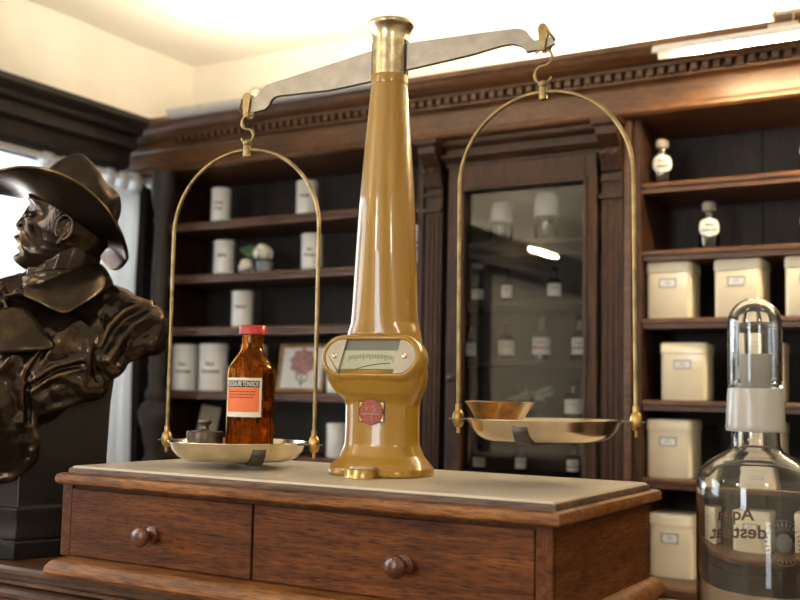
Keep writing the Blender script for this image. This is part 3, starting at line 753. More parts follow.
# dial: plate, end caps, glass, ticks, pointer
HM = Matrix(((fx.x, -fn.x, fz.x, HC.x), (fx.y, -fn.y, fz.y, HC.y), (fx.z, -fn.z, fz.z, HC.z), (0, 0, 0, 1)))   # local (x along, y into the face, z up the face)
m = MB(); m.box(-.064, .064, .0062, .0072, -.0232, .0232); dial = m.xf(HM).build('dial_plate', M['dial'], SC, smooth=0)
m = MB()
for i in range(31):
    x = -.033 + .066 * i / 30; L = .0085 if i % 5 == 0 else .0055
    zt = .004 - 2.2 * x * x
    m.box(x - .00022, x + .00022, .0056, .0064, zt - L, zt)
m.xf(HM).build('tick_marks', M['ink'], dial, smooth=0)
m = MB(); m.box(-.064, .064, .0052, .0062, .0095, .0232); m.xf(HM).build('painted_reflection', plain('reflection_grey', (.20, .19, .15), .5), dial, smooth=0)  # dark reflection of the dial glass, painted as a strip
m = MB(); m.tube([(.030 - .055 * t, .0050, -.009 - .010 * t * t) for t in [k / 10 for k in range(11)]], .0005, 6); m.xf(HM).build('pointer', M['ink'], dial, smooth=60)
for s_ in (-1, 1):
    out = []
    r = .0236
    for k in range(15):
        a = -pi / 2 + pi * k / 14; out.append((s_ * (.0660 - .0235 + r * cos(a)), r * sin(a)))
    out += [(.043, .0235), (.037, -.0235)] if s_ > 0 else [(-.037, .0235), (-.046, -.0235)]
    m = MB(); m.prism(out, .0012, .003); cp = m.xf(HM).build('end_plate', plain('end_plate_metal', (.36, .32, .25), .5, .6), SC, smooth=30)
    m = MB(); m.lathe([(.0042, 0), (.0042, .0008), (.003, .0016)], 18); m.cur = 0
    m.xf(HM @ Matrix.Translation((s_ * .052, .0012, .001)) @ Matrix.Rotation(pi / 2, 4, 'X')); sc = m.build('screw', M['nickel'], cp, smooth=30)
    m = MB(); m.box(-.0038, .0038, -.0004, .0004, -.0005, .0005); m.xf(HM @ Matrix.Translation((s_ * .052, -.0006, .001)) @ Matrix.Rotation(.8, 4, 'Y')); m.build('screw', M['black'], cp, smooth=0)
m = MB(); m.prism([(x, z) for x, z in [(.0640 * c_, .0) for c_ in ()]] or [(-.047, -.0232), (.044, -.0232), (.044, .0232), (-.047, .0232)], .0030, .0034)
m.xf(HM).build('dial_glass', M['dial_glass'], SC, smooth=0)
# badge on the lower column
def curved_patch(mb, poly, a=.0532, b_=.0405, off=.0008, z0=.088):
    vs = []
    def f(x): return -b_ * (max(0, 1 - abs(x / a) ** 2.4)) ** (1 / 2.4)
    n = len(poly); c = (sum(p[0] for p in poly) / n, sum(p[1] for p in poly) / n)
    vs = [(c[0], f(c[0]) - off, c[1] + z0)]
    for k in (.5, 1.): vs += [(c[0] + (x - c[0]) * k, f(c[0] + (x - c[0]) * k) - off, z0 + c[1] + (z - c[1]) * k) for x, z in poly]
    fs = [(0, 1 + i, 1 + (i + 1) % n) for i in range(n)] + [(1 + i, 1 + n + i, 1 + n + (i + 1) % n, 1 + (i + 1) % n) for i in range(n)]
    return mb.add(vs, fs)
def rect(w, h): return [(-w, -h), (0, -h), (w, -h), (w, 0), (w, h), (0, h), (-w, h), (-w, 0)]
def disc(r, n=28): return [(r * cos(2 * pi * k / n), r * sin(2 * pi * k / n)) for k in range(n)]
BZ = .088
bd = curved_patch(MB(), rect(.0195, .0145), off=.0009, z0=BZ).build('badge', M['ink'], SC, smooth=60)
curved_patch(MB(), rect(.0178, .0128), off=.0013, z0=BZ).build('yellow_field', M['badge_yellow'], bd, smooth=60)
curved_patch(MB(), disc(.0180), off=.0020, z0=BZ).build('badge_border', M['ink_red'], bd, smooth=60)
curved_patch(MB(), disc(.0168), off=.0026, z0=BZ).build('red_disc', M['badge_red'], bd, smooth=60)
m = MB()
for poly in ([(-.013, -.004), (.013, -.004), (.013, -.002), (-.013, -.002)], [(.0005, -.013), (.0022, -.013), (.0022, -.004), (.0005, -.004)], [(.001, .004), (.005, .006), (.006, .010), (.002, .008)], [(-.008, .002), (-.004, .003), (-.004, .0075), (-.008, .006)], [(.004, -.001), (.008, .001), (.007, .005), (.004, .004)]):
    curved_patch(m, poly, off=.0031, z0=BZ)
m.build('badge_emblem', plain('emblem_grey', (.30, .16, .14), .5), bd, smooth=60)
# spirit level in front of the foot
m = MB(); m.lathe([(.0235, .0005), (.0235, .002), (.0225, .004), (.0225, .0125), (.0215, .0135), (.017, .0135)], 36, (0, -.070, 0)); lv = m.build('spirit_level', M['brass'], SC, smooth=35)
m = MB(); m.lathe([(.017, .0130), (.0165, .0150), (.010, .0162), (0, .0165)], 30, (0, -.070, 0)); m.build('level_glass', plain('level_face', (.55, .50, .38), .1, 0, .6), lv, smooth=50)
# beam
BP = [(-.236, .556), (-.2184, .5594), (-.2100, .5695), (-.1999, .5760), (-.188, .5790), (-.1711, .5820), (-.0965, .5974), (-.0321, .6105), (.0351, .6168), (.1212, .6192), (.1860, .6205), (.1937, .6195), (.2010, .6165), (.2052, .6128), (.2100, .6055), (.2152, .6004), (.2380, .6035), (.2440, .5930),
      (.2321, .5873), (.2040, .5846), (.2000, .5900), (.1954, .594), (.184, .598), (.1700, .5975), (.1216, .5888), (.0313, .5774), (-.0279, .5652), (-.0953, .5578), (-.1780, .5570), (-.1873, .5555), (-.1930, .5500), (-.1955, .5440), (-.2021, .5379), (-.2227, .5349), (-.236, .545)]
bea = MB().prism(BP, -.0035, .0035).build('beam', M['steel'], SC, smooth=25, bevel=.0008)
# hanging assemblies
def hanger(px, pz, top, ztop, strap_ang, twist=0., R_=.1245, lean=0., nose=1):
    TW = Matrix.Translation((px, 0, ztop)) @ Matrix.Rotation(lean, 4, 'Y') @ Matrix.Rotation(twist, 4, 'Z') @ Matrix.Translation((-px, 0, -ztop))
    # px: x of the knife edge; pz: z of the knife edge; ztop: crown of the bow; top: z of pan rim
    cheeks = MB()
    for s_ in (-1, 1):
        y0, y1 = s_ * .0052, s_ * .0078
        cheeks.prism([(px - .0065, pz + .002), (px - .004, pz + .007), (px + .001, pz + .0085), (px + .005, pz + .006), (px + .0075, pz), (px + .0035, pz - .030), (px - .0035, pz - .030)], min(y0, y1), max(y0, y1))
    cheeks.tube([(px, -.0085, pz + .001), (px, .0085, pz + .001)], .0035, 12)
    cheeks.tube([(px, -.0085, pz - .026), (px, .0085, pz - .026)], .0022, 10)
    cheeks.tube([(px + nose * .006, -.0075, pz - .002), (px + nose * .0155, 0, pz - .014), (px + nose * .006, .0075, pz - .026)], .0024, 8)
    hg = cheeks.build('stirrup', M['old_brass'], SC, smooth=35, bevel=.0005)
    zt = pz - .026; zb = ztop + .012; r = (zt - zb) / 4
    pts = []
    for k in range(19):                                   # S-hook: upper loop then lower loop
        a = radians(150) - radians(240) * k / 18; pts.append((px + nose * r * cos(a), .0, zt - r + r * sin(a)))
    for k in range(1, 20):
        a = radians(90) + radians(250) * k / 19; pts.append((px + nose * r * cos(a), 0, zt - 3 * r + r * sin(a)))
    MB().tube(pts, .0021, 10).build('hook', M['old_brass'], hg, smooth=60)
    m = MB(); c = ztop - R_
    pts = [(px - R_, 0, top)] + [(px - R_, 0, top + (c - top) * k / 6) for k in range(1, 6)] + [(px - R_ * cos(pi * k / 40), 0, c + R_ * sin(pi * k / 40)) for k in range(41)] + [(px + R_, 0, c - (c - top) * k / 6) for k in range(1, 7)]
    m.tube(pts, .0029, 12); bow = m.xf(TW).build('bow', M['old_brass'], SC, smooth=60)
    m = MB(); m.lathe([(.0035, -.012), (.0058, -.010), (.0058, .006), (.0048, .007), (.0062, .009), (.0062, .013), (.003, .016)], 20, (px, 0, ztop)); m.build('ferrule', M['old_brass'], bow, smooth=40)
    for s_ in (-1, 1):
        m = MB(); x = px + s_ * R_
        m.lathe([(.0022, -.020), (.0026, -.019), (.0028, -.012), (.0052, -.011), (.0076, -.006), (.0083, -.001), (.0083, .001), (.0076, .006), (.0052, .011), (.0042, .0115), (.0042, .020)], 20, (x, 0, top)); m.xf(TW).build('finial', M['brass'], bow, smooth=60)
    # pan
    m = MB(); pr = [(0, -.0275), (.05, -.0275), (.078, -.0265), (.088, -.021), (.096, -.012), (.1005, -.002), (.1030, .0005), (.1026, .0015), (.1000, .0008), (.0945, -.0105), (.0865, -.0195), (.077, -.0247), (.05, -.0257), (0, -.0257)]
    m.lathe(pr, 64, (px, 0, top)); pan = m.xf(TW).build('pan', M['nickel'], SC, smooth=40)
    for s_ in (-1, 1):
        x0, x1 = sorted((px + s_ * .1015, px + s_ * (R_ + .0125))); MB().box(x0, x1, -.006, .006, top - .002, top + .0005).xf(TW).build('lug', M['iron'], pan, smooth=0, bevel=.0008)
    m = MB(); ca, sa = cos(strap_ang), sin(strap_ang)
    prof = [(-.0975, -.007), (-.094, -.0155), (-.087, -.0245), (-.077, -.0297), (0, -.0307), (.077, -.0297), (.087, -.0245), (.094, -.0155), (.0975, -.007)]
    rows = [[(px + q * ca - w * sa, q * sa + w * ca, top + z) for w in (-.010, .010)] for q, z in prof]
    m.loft(rows, False, False, closed=False); m.xf(TW).build('strap', M['iron'], pan, smooth=60, solid=.0016)
    return pan
hanger(-.2330, .5575, .0375, .4781, radians(-42), 0, .1252, radians(-.25), nose=-1)
hanger(.2270, .6140, .0825, .5276, radians(-90), radians(-4), .1225, radians(-.6), nose=1)
SM = Matrix.Translation((-.775, 1.2635, 1.185)) @ Matrix.Rotation(radians(9), 4, 'Z')
CAMR = Vector((.861, .509, 0))                              # along the picture plane, for offsets on the pans
PL_ = SM @ Vector((-.2310, 0, .0375 - .0257)); PR_ = SM @ Vector((.2317, 0, .0825 - .0257))

# ------------------------------------------------------------------ brown medicine bottle on the left pan
bp = PL_ + CAMR * .0162 + Vector((-.002, .003, .0008))
bt = empty('medicine_bottle', bp, 0, 'amber medicine bottle with a red cap and orange label on the left scale pan', 'bottle')
outp = [(.0, 0), (.031, 0), (.0345, .002), (.0355, .006), (.0355, .128), (.0345, .134), (.031, .141), (.0235, .152), (.0180, .1590), (.0160, .163), (.0155, .166), (.0155, .184)]
inp = [(.0125, .184), (.0125, .164), (.0155, .158), (.0215, .150), (.0290, .139), (.0322, .132), (.0327, .126), (.0327, .009), (.030, .0055), (0, .0045)]
m = MB(); m.lathe(outp + inp, 56, cap=False); bglass = m.build('glass_body', M['amber'], bt, smooth=50)
m = MB(); m.lathe([(.0195, .1845), (.0203, .1852), (.0203, .1968), (.0193, .198), (0, .1985)], 40); m.build('cap', M['red_cap'], bt, smooth=40)
m = MB()
for i in range(90):                                         # pale slivers standing in for bright streaks refracted by the glass
    a = random.uniform(0, 2 * pi); z = random.uniform(.018, .138); rr = random.uniform(.010, .0285) * (1 if z < .118 else .7)
    q = Matrix.Rotation(random.uniform(0, pi), 3, 'Z') @ Matrix.Rotation(random.uniform(-.35, .35), 3, 'X')
    m.sphere((rr * cos(a), rr * sin(a), z), (.0016, .0030, random.uniform(.007, .013)), 8, 6, q)
m.build('refraction_streaks', plain('streak_pale', (.90, .50, .14), .6, 0, 0, .5, 90), bt, smooth=60)
a_cam = atan2(-bp.y, -bp.x)
LA = a_cam - .42                                            # label centre, turned towards the bust side
LR_ = .0358
lbl = wrap_rect(MB(), LR_, LA, .062, .0623, .1195).build('label', M['paper'], bt, smooth=80)
wrap_rect(MB(), LR_ + .0003, LA, .055, .1055, .1155).build('label_band', M['ink'], lbl, smooth=80)
wrap_rect(MB(), LR_ + .0003, LA, .055, .0695, .1052).build('label_field', M['orange'], lbl, smooth=80)
m = MB(); wrap_text(m, 'ESSIGSÄURE TONERDE', .0098, LR_ + .0006, .1102, LA, sx=.55, bold=.0001, spacing=.94)
m.build('label_title', M['paper'], lbl, smooth=0)
m = MB()
for k, (w0, w1) in enumerate(((-.022, .018), (-.022, .020), (-.022, .016))):
    x = w0; rnd = random.Random(k)
    while x < w1:
        L = rnd.uniform(.002, .0055); wrap_rect(m, LR_ + .0006, LA + (x + L / 2) / LR_, L, 0.0985 - k * .0042, .0999 - k * .0042, 3); x += L + .0011
m.build('label_small_print', M['ink_red'], lbl, smooth=0)

# dark lidded weight on the left pan
wp = PL_ - CAMR * .050 + Vector((.0, 0, .0008))
wt = empty('weight', wp, 0, 'dark round weight with a knob beside the amber bottle on the left pan', 'weight')
M['old_weight'] = plain('old_weight', (.13, .105, .08), .38, .8, 0, .3, 70)
MB().lathe([(.0245, 0), (.0260, .0015), (.0268, .006), (.0268, .0385), (.0258, .0395), (.010, .0405)], 40).build('body', M['old_weight'], wt, smooth=35)
MB().lathe([(.009, .0405), (.0055, .043), (.0050, .047), (.0085, .050), (.0105, .053), (.0090, .0565), (.003, .058)], 28).build('knob', M['old_weight'], wt, smooth=45)

# horn bowl on the right pan
hp = PR_ - CAMR * .0590 + Vector((0, 0, .0008))
m = MB(); m.lathe([(0, 0), (.0185, 0), (.0212, .003), (.0262, .012), (.0325, .026), (.0395, .038), (.0465, .0475), (.0461, .0483), (.0450, .0475), (.0380, .0385), (.0306, .027), (.0244, .013), (.0185, .0055), (0, .005)], 48, cap=False)
tag(m.build('horn_bowl', M['horn'], smooth=50, loc=hp), 'small flared amber-brown horn bowl sitting in the right scale pan', 'bowl')

# ------------------------------------------------------------------ large clear bottle
gb = empty('glass_bottle', (-.2665, 1.262, 1.03), 0, 'large clear glass bottle with a domed stopper and mirrored dark lettering', 'bottle')
rb = .0668
outp = [(0, .0), (.058, 0), (.064, .003), (rb, .010), (rb, .168), (.0655, .180), (.061, .190), (.052, .199), (.040, .206), (.031, .211), (.0275, .217), (.0268, .233)]
inp = [(.0235, .233), (.0240, .217), (.028, .2085), (.039, .2030), (.050, .1965), (.0585, .188), (.063, .178), (.0642, .168), (.0642, .013), (.060, .007), (0, .006)]
m = MB(); m.lathe(outp + inp, 72, cap=False); gbody = m.build('body', M['clear'], gb, smooth=50)
m = MB(); m.lathe([(.0270, .2332), (.0325, .2335), (.0338, .236), (.0332, .241), (.0315, .276), (.0305, .283), (.0240, .2832), (.0240, .2332)], 52, cap=False); m.build('ground_collar', M['frost'], gb, smooth=40)
dome = [(.0240, .2835), (.0300, .284), (.0306, .290), (.0306, .358)] + [(.0306 * cos(t), .358 + .0306 * sin(t)) for t in [pi / 2 * k / 10 for k in range(1, 10)]] + [(0, .3886)]
ins = [(0, .3835)] + [(.0256 * cos(t), .358 + .0256 * sin(t)) for t in [pi / 2 * (10 - k) / 10 for k in range(1, 10)]] + [(.0256, .358), (.0256, .294), (.0240, .2885)]
m = MB(); m.lathe(dome + ins, 56, cap=False); m.build('stopper_dome', M['clear'], gb, smooth=50)
m = MB(); m.lathe([(.0158, .284), (.0185, .322), (.0170, .3225), (.0145, .286)], 40, cap=False); m.build('stopper_core', M['frost'], gb, smooth=40)
ab = atan2(1.262, -.2665)                                   # far side, away from the viewer
m = MB(); wrap_text(m, 'Aqua', .0225, rb + .0004, .130, ab + .40, bold=.0005); wrap_text(m, 'destillat.', .0235, rb + .0004, .108, ab + .40, bold=.0005)
m.build('lettering', M['ink_red'], gbody, smooth=0)
m = MB(); na = ab - .50; rs = rb + .0005
def onb(x, z): return (rs * cos(na + x / rs), rs * sin(na + x / rs), .098 + z)
m.add([onb(x, z) for x, z in disc(.0115)], [tuple(range(28))])
for r0, r1 in ((.0275, .0283), (.0175, .0181)):
    n = 40; m.add([onb(r * cos(2 * pi * k / n), r * sin(2 * pi * k / n)) for r in (r0, r1) for k in range(n)], [(k, (k + 1) % n, n + (k + 1) % n, n + k) for k in range(n)])
for k in range(26):
    a = 2 * pi * k / 26; m.add([onb(r * cos(a + d_), r * sin(a + d_)) for r, d_ in ((.0200, -.05), (.0255, -.05), (.0255, .03), (.0200, .05))], [(0, 1, 2, 3)])
m.build('etched_seal', M['seal'], gbody, smooth=0)

# ------------------------------------------------------------------ bronze bust
BU = empty('bust', (-1.3755, 1.200, 1.03), radians(30.6), 'dark bronze bust of a moustached man in a wide-brimmed hat on the counter', 'bust')
def P(u, v, w): return Vector((u, -w, v))                   # u along the picture plane, v up, w towards the viewer
def scale_poly(poly, k, c=(-.02, -.02)): return [(c[0] + (x - c[0]) * k, c[1] + (y - c[1]) * k) for x, y in poly]
base_poly = [(-.018, .090), (.100, -.008), (.062, -.112), (-.105, -.112), (-.152, .036)]
m = MB()
m.loft([[P(x, v, w) for x, w in scale_poly(base_poly, k)] for v, k in ((.0005, 1.0), (.026, 1.0), (.0275, .975), (.030, .975), (.031, 1.0), (.035, 1.0), (.042, .975), (.055, .955), (.066, .965), (.074, .985), (.078, .985), (.081, .945), (.150, .93), (.24, .95), (.32, 1.02), (.345, .9))])
m.build('pedestal', M['plinth'], BU, smooth=25, bevel=.002)

# coat: fused masses
m = MB()
def cp(a, b, ra, rb=None): m.capsule(P(*a), P(*b), ra, rb, 20)
m.sphere(P(-.050, .300, .025), (.105, .098, .125), 28, 18)          # chest
cp((.0, .400, -.012), (.085, .385, -.018), .062, .056)              # slope of the near shoulder
cp((.085, .378, -.014), (.138, .368, -.012), .057, .050)            # shoulder cap
cp((.138, .366, -.010), (.160, .345, -.004), .044, .024)
cp((.085, .345, .020), (.150, .345, .010), .044, .026)
cp((.030, .330, .040), (.095, .315, .034), .060, .036)
cp((.020, .285, .055), (.058, .280, .050), .046, .032)
cp((-.03, .29, .075), (.000, .255, .070), .045, .034)
cp((-.07, .25, .080), (-.048, .185, .062), .058, .048)              # hanging front panel
cp((-.12, .24, .080), (-.11, .175, .060), .055, .046)
cp((-.045, .21, .066), (-.040, .165, .056), .050, .042)
cp((.02, .27, .060), (.075, .275, .040), .036, .030)
cp((-.035, .185, .068), (-.030, .160, .062), .040, .034)
cp((-.045, .395, -.01), (-.20, .345, -.03), .066, .075)             # far shoulder
cp((-.20, .345, -.03), (-.27, .30, -.03), .075, .05)
cp((-.16, .30, .03), (-.20, .22, .03), .08, .05)
cp((-.01, .430, -.010), (-.015, .39, -.005), .054, .066)            # neck root
hem = [(.180, .338, -.004), (.150, .326, .010), (.118, .312, .030), (.090, .277, .046), (.064, .250, .062), (.032, .236, .076), (-.004, .226, .090)]
m.chain([P(*q) for q in hem], [.006, .008, .008, .008, .008, .008, .008])
hem2 = [(-.004, .226, .090), (.005, .190, .086), (.003, .156, .080), (-.030, .127, .080), (-.06, .122, .078), (-.11, .130, .070), (-.15, .15, .05)]
m.chain([P(*q) for q in hem2], .0085)
FOLDS = [
    ([(0.0897, 0.386), (0.0969, 0.3621), (0.0907, 0.3333), (0.0873, 0.2998), (0.0921, 0.2807)], -0.005, 0.0045),
    ([(0.0754, 0.3764), (0.0811, 0.3381), (0.0754, 0.2951)], 0.004, 0.009),
    ([(0.1567, 0.409), (0.1232, 0.3932), (0.1017, 0.3669), (0.0935, 0.3357)], 0.006, 0.0065),
    ([(0.1472, 0.3956), (0.1208, 0.3788), (0.1065, 0.3501), (0.0993, 0.3286)], -0.005, 0.006),
    ([(0.1625, 0.3884), (0.1352, 0.3669), (0.1208, 0.3429), (0.1089, 0.3118)], 0.0062, 0.0065),
    ([(0.172, 0.3716), (0.1448, 0.3477), (0.128, 0.3214), (0.1232, 0.3094)], -0.005, 0.006),
    ([(0.1768, 0.386), (0.172, 0.3573), (0.1663, 0.3357)], 0.006, 0.009),
    ([(0.1902, 0.3669), (0.1878, 0.3501), (0.1807, 0.3357)], -0.0035, 0.006),
    ([(-0.0036, 0.2735), (0.0347, 0.3013), (0.0696, 0.3132)], 0.0045, 0.0042),
    ([(-0.0022, 0.2673), (0.0361, 0.2941), (0.0706, 0.3061)], -0.0035, 0.0035),
    ([(-0.0003, 0.2606), (0.038, 0.2864), (0.0706, 0.297)], 0.0035, 0.0042),
    ([(0.0035, 0.2951), (0.0299, 0.3333), (0.0538, 0.3716)], 0.0048, 0.013),
    ([(-0.0108, 0.319), (0.0227, 0.3477), (0.0442, 0.3764)], -0.003, 0.01),
    ([(0.0203, 0.331), (-0.0012, 0.2903), (-0.0046, 0.2472), (-0.0032, 0.2137)], -0.006, 0.0045),
    ([(0.0107, 0.3262), (-0.0099, 0.2879), (-0.0127, 0.2472), (-0.0127, 0.2137)], 0.0045, 0.006),
    ([(-0.0587, 0.2663), (-0.0395, 0.2951), (-0.0228, 0.3166)], 0.004, 0.009),
    ([(-0.0324, 0.2376), (-0.0395, 0.1993), (-0.0419, 0.161)], 0.004, 0.013),
    ([(-0.0539, 0.2137), (-0.0587, 0.1802), (-0.0635, 0.1514)], -0.0035, 0.01),
    ([(0.0466, 0.2807), (0.0658, 0.2735), (0.0754, 0.2615)], 0.003, 0.007),
    ([(0.0131, 0.2568), (0.0275, 0.2711), (0.0442, 0.2759)], -0.003, 0.006)]
# each fold: a run of (u, v) points on the coat, its height and its width
coat = m.build('coat', M['bronze'], BU, smooth=180, remesh=.0030, relax=9)
def bake(o):
    dg = bpy.context.evaluated_depsgraph_get(); dg.update()
    me = bpy.data.meshes.new_from_object(o.evaluated_get(dg)); o.modifiers.clear(); o.data = me
    for p in me.polygons: p.use_smooth = True
    return me
def sculpt(o, lines):
    me = bake(o); new = []
    for v in me.vertices:
        co = v.co; n_ = v.normal; u_, z_ = co.x, co.z; dsp = 0
        k = max(0., -n_.y * 1.6 + .25)
        if k > 0:
            for pts, amp, wd in lines:
                best = 9.
                for (x0, y0), (x1, y1) in zip(pts, pts[1:]):
                    dx, dy = x1 - x0, y1 - y0; t = ((u_ - x0) * dx + (z_ - y0) * dy) / (dx * dx + dy * dy); t = min(1, max(0, t))
                    e = ((u_ - x0 - dx * t) ** 2 + (z_ - y0 - dy * t) ** 2) ** .5
                    if e < best: best = e; tb = t
                if best < wd * 3: dsp += amp * math.exp(-(best / wd) ** 2)
        dsp += .0016 * noise.noise(co * 38) + .0007 * noise.noise(co * 110)
        new.append(co + n_ * dsp * (min(1, k) if dsp else 1))
    for v, c_ in zip(me.vertices, new): v.co = c_
    me.update()
sculpt(coat, FOLDS)

# collar: rows from the neck ring out to the collar edge
inner = [(.030, .470, -.050), (.046, .474, -.034), (.054, .474, -.010), (.053, .468, .022), (.040, .456, .046), (.022, .446, .060), (.004, .436, .068), (-.016, .424, .072), (-.034, .414, .068)]
edge = [(.045, .440, -.085), (.070, .444, -.070), (.086, .441, -.032), (.091, .431, .022), (.081, .410, .066), (.060, .386, .102), (.046, .378, .116), (.012, .398, .116), (-.022, .408, .102)]
rows = []
for k in range(6):
    t = k / 5; row = []
    for i_, e_ in zip(inner, edge):
        lift = .016 * sin(pi * t) * (1 - .3 * t)
        row.append(P(i_[0] + (e_[0] - i_[0]) * t, i_[1] + (e_[1] - i_[1]) * t + lift, i_[2] + (e_[2] - i_[2]) * t))
    rows.append(row)
MB().loft(rows, False, False, closed=False).build('collar', M['bronze'], BU, smooth=180, solid=.006, subsurf=2)
# upright shirt collar and necktie bow
m = MB()
for k, (v, r) in enumerate(((.438, .054), (.449, .052), (.460, .050))):
    m.tube([P(-.004 + r * cos(a), v - .020 * (1 - cos(a)) * .5, r * .98 * sin(a)) for a in [2 * pi * q / 32 for q in range(33)]], .0068, 10)
m.build('neckband', M['bronze'], BU, smooth=180, remesh=.0028, relax=4)
m = MB(); c = P(-.055, .408, .084)
m.sphere(c, .010)
for ang, L in ((15, .028), (110, .016), (172, .032), (215, .026), (245, .036), (292, .034)):
    a = radians(ang); e = c + Vector((cos(a) * L, -.006, sin(a) * L))
    m.capsule(c, e, .0045, .0085); m.capsule(c + Vector((0, -.006, 0)), c + (e - c) * .8 + Vector((0, -.008, 0)), .003, .004)
m.build('cravat_bow', M['bronze'], BU, smooth=180, remesh=.0024, relax=2)
# lapel and buttons
lap = [[P(-.014, .397, .092), P(-.06, .392, .098), P(-.115, .37, .082)], [P(.010, .366, .101), P(-.05, .360, .132), P(-.12, .345, .104)], [P(.034, .338, .107), P(-.035, .332, .147), P(-.12, .325, .115)], [P(.044, .326, .104), P(-.025, .316, .149), P(-.12, .316, .117)]]
MB().loft(lap, False, False, closed=False).build('lapel', M['bronze'], BU, smooth=180, solid=.007, subsurf=2)
for u, v, w in ((-.048, .232, .144), (-.044, .300, .158)):
    m = MB(); m.lathe([(.0115, 0), (.0125, .002), (.0115, .0045), (.008, .005), (.0065, .0036), (0, .0036)], 24); m.xf(Matrix.Translation(P(u, v, w)) @ Matrix.Rotation(pi / 2, 4, 'X')); m.build('button', M['bronze'], BU, smooth=50)

# head: one fused surface, chin lifted
KH = .87; pitch = radians(9); psi = radians(14)
hc = P(.0025, .522, .0)
F0 = Vector((-cos(psi), -sin(psi), 0)); Sd = Vector((sin(psi), -cos(psi), 0)); UZ = Vector((0, 0, 1))
Fd = F0 * cos(pitch) + UZ * sin(pitch); Ud = UZ * cos(pitch) - F0 * sin(pitch)
def H(f, s, v): return hc + (Fd * f + Sd * s + Ud * v) * KH
HM3 = Matrix((Fd, Sd, Ud)).transposed() * KH
m = MB()
def es(f, s, v, r, seg=18, rg=12): m.sphere(H(f, s, v), r, seg, rg, HM3)
def hcap(pts, rs): m.chain([H(*p) for p in pts], [r * KH for r in rs] if isinstance(rs, (list, tuple)) else rs * KH)
def lerp_tab(tab, x):
    for (x0, *a), (x1, *b_) in zip(tab, tab[1:]):
        if x <= x1:
            t = max(0, (x - x0) / (x1 - x0)); t = t * t * (3 - 2 * t) * .4 + t * .6
            return [p + (q - p) * t for p, q in zip(a, b_)]
    return list(tab[-1][1:])
# height: front, back, half width of the skull without its features
SKULL = [(-.084, .034, .000, .006), (-.079, .056, -.006, .024), (-.072, .068, -.018, .036), (-.062, .071, -.034, .045), (-.050, .070, -.052, .052), (-.038, .073, -.066, .0560), (-.022, .074, -.080, .0600), (.0, .071, -.091, .0655),
         (.020, .068, -.096, .069), (.040, .068, -.098, .071), (.060, .064, -.096, .071), (.080, .052, -.088, .066), (.098, .034, -.070, .052), (.110, .012, -.044, .030), (.116, -.010, -.018, .006)]
G = []                                                       # (s, v, height, width, tall)
def g(s_, v, a, ws, wv): G.append((s_, v, a, ws, wv))
def gline(pts, ws, wv, n=7):
    for (s0, v0, a0), (s1, v1, a1) in zip(pts, pts[1:]):
        for k in range(n): t = k / n; g(s0 + (s1 - s0) * t, v0 + (v1 - v0) * t, (a0 + (a1 - a0) * t) * 1.9 / n, ws, wv)
g(0, .036, .0040, .0070, .012); g(0, .020, .0095, .0080, .012); g(0, .004, .0135, .0098, .0105); g(0, -.004, .0055, .0100, .007)
for q in (-1, 1):
    g(q * .0130, -.0060, .0095, .0058, .0062)                # nostril wing
    g(q * .029, .031, -.0125, .0130, .0095); g(q * .030, .0295, .0085, .0092, .0062)          # socket, eyeball
    gline([(q * .016, .032, .0020), (q * .028, .0388, .0038), (q * .043, .030, .0024)], .0042, .0024)      # lids
    gline([(q * .017, .026, .0018), (q * .029, .0215, .0032), (q * .042, .025, .0020)], .0042, .0022)
    gline([(q * .017, .015, .0030), (q * .030, .0115, .0052), (q * .044, .017, .0030)], .0055, .0032)      # bag
    gline([(q * .012, .049, .0022), (q * .023, .0535, .0062), (q * .040, .052, .0062), (q * .052, .043, .004)], .0085, .0058)  # brow
    g(q * .044, .004, .0080, .0120, .0110); g(q * .037, -.028, -.0070, .0110, .0130)           # cheekbone, hollow
    gline([(q * .0175, -.007, .0032), (q * .030, -.024, .0060), (q * .036, -.044, .0046), (q * .034, -.058, .002)], .0056, .0066)
    gline([(q * .0130, -.013, -.0024), (q * .024, -.026, -.0036), (q * .028, -.044, -.0026)], .0030, .0055)
    gline([(q * .005, -.0220, .0036), (q * .014, -.0245, .0078), (q * .027, -.0325, .0072), (q * .037, -.0460, .0022)], .0066, .0058)   # moustache
    gline([(q * .048, .033, -.0022), (q * .058, .025, -.0018)], .004, .0016); gline([(q * .048, .029, -.0022), (q * .058, .017, -.0018)], .004, .0016)
    gline([(q * .050, .005, -.0020), (q * .050, -.022, -.0030), (q * .044, -.045, -.0020)], .004, .007)
g(0, -.0375, -.0042, .0170, .0028); g(0, -.0425, .0042, .0130, .0042); g(0, -.0500, -.0036, .0160, .0042); g(0, -.0625, .0080, .0150, .0090)
rings = []; NV, NT = 150, 160
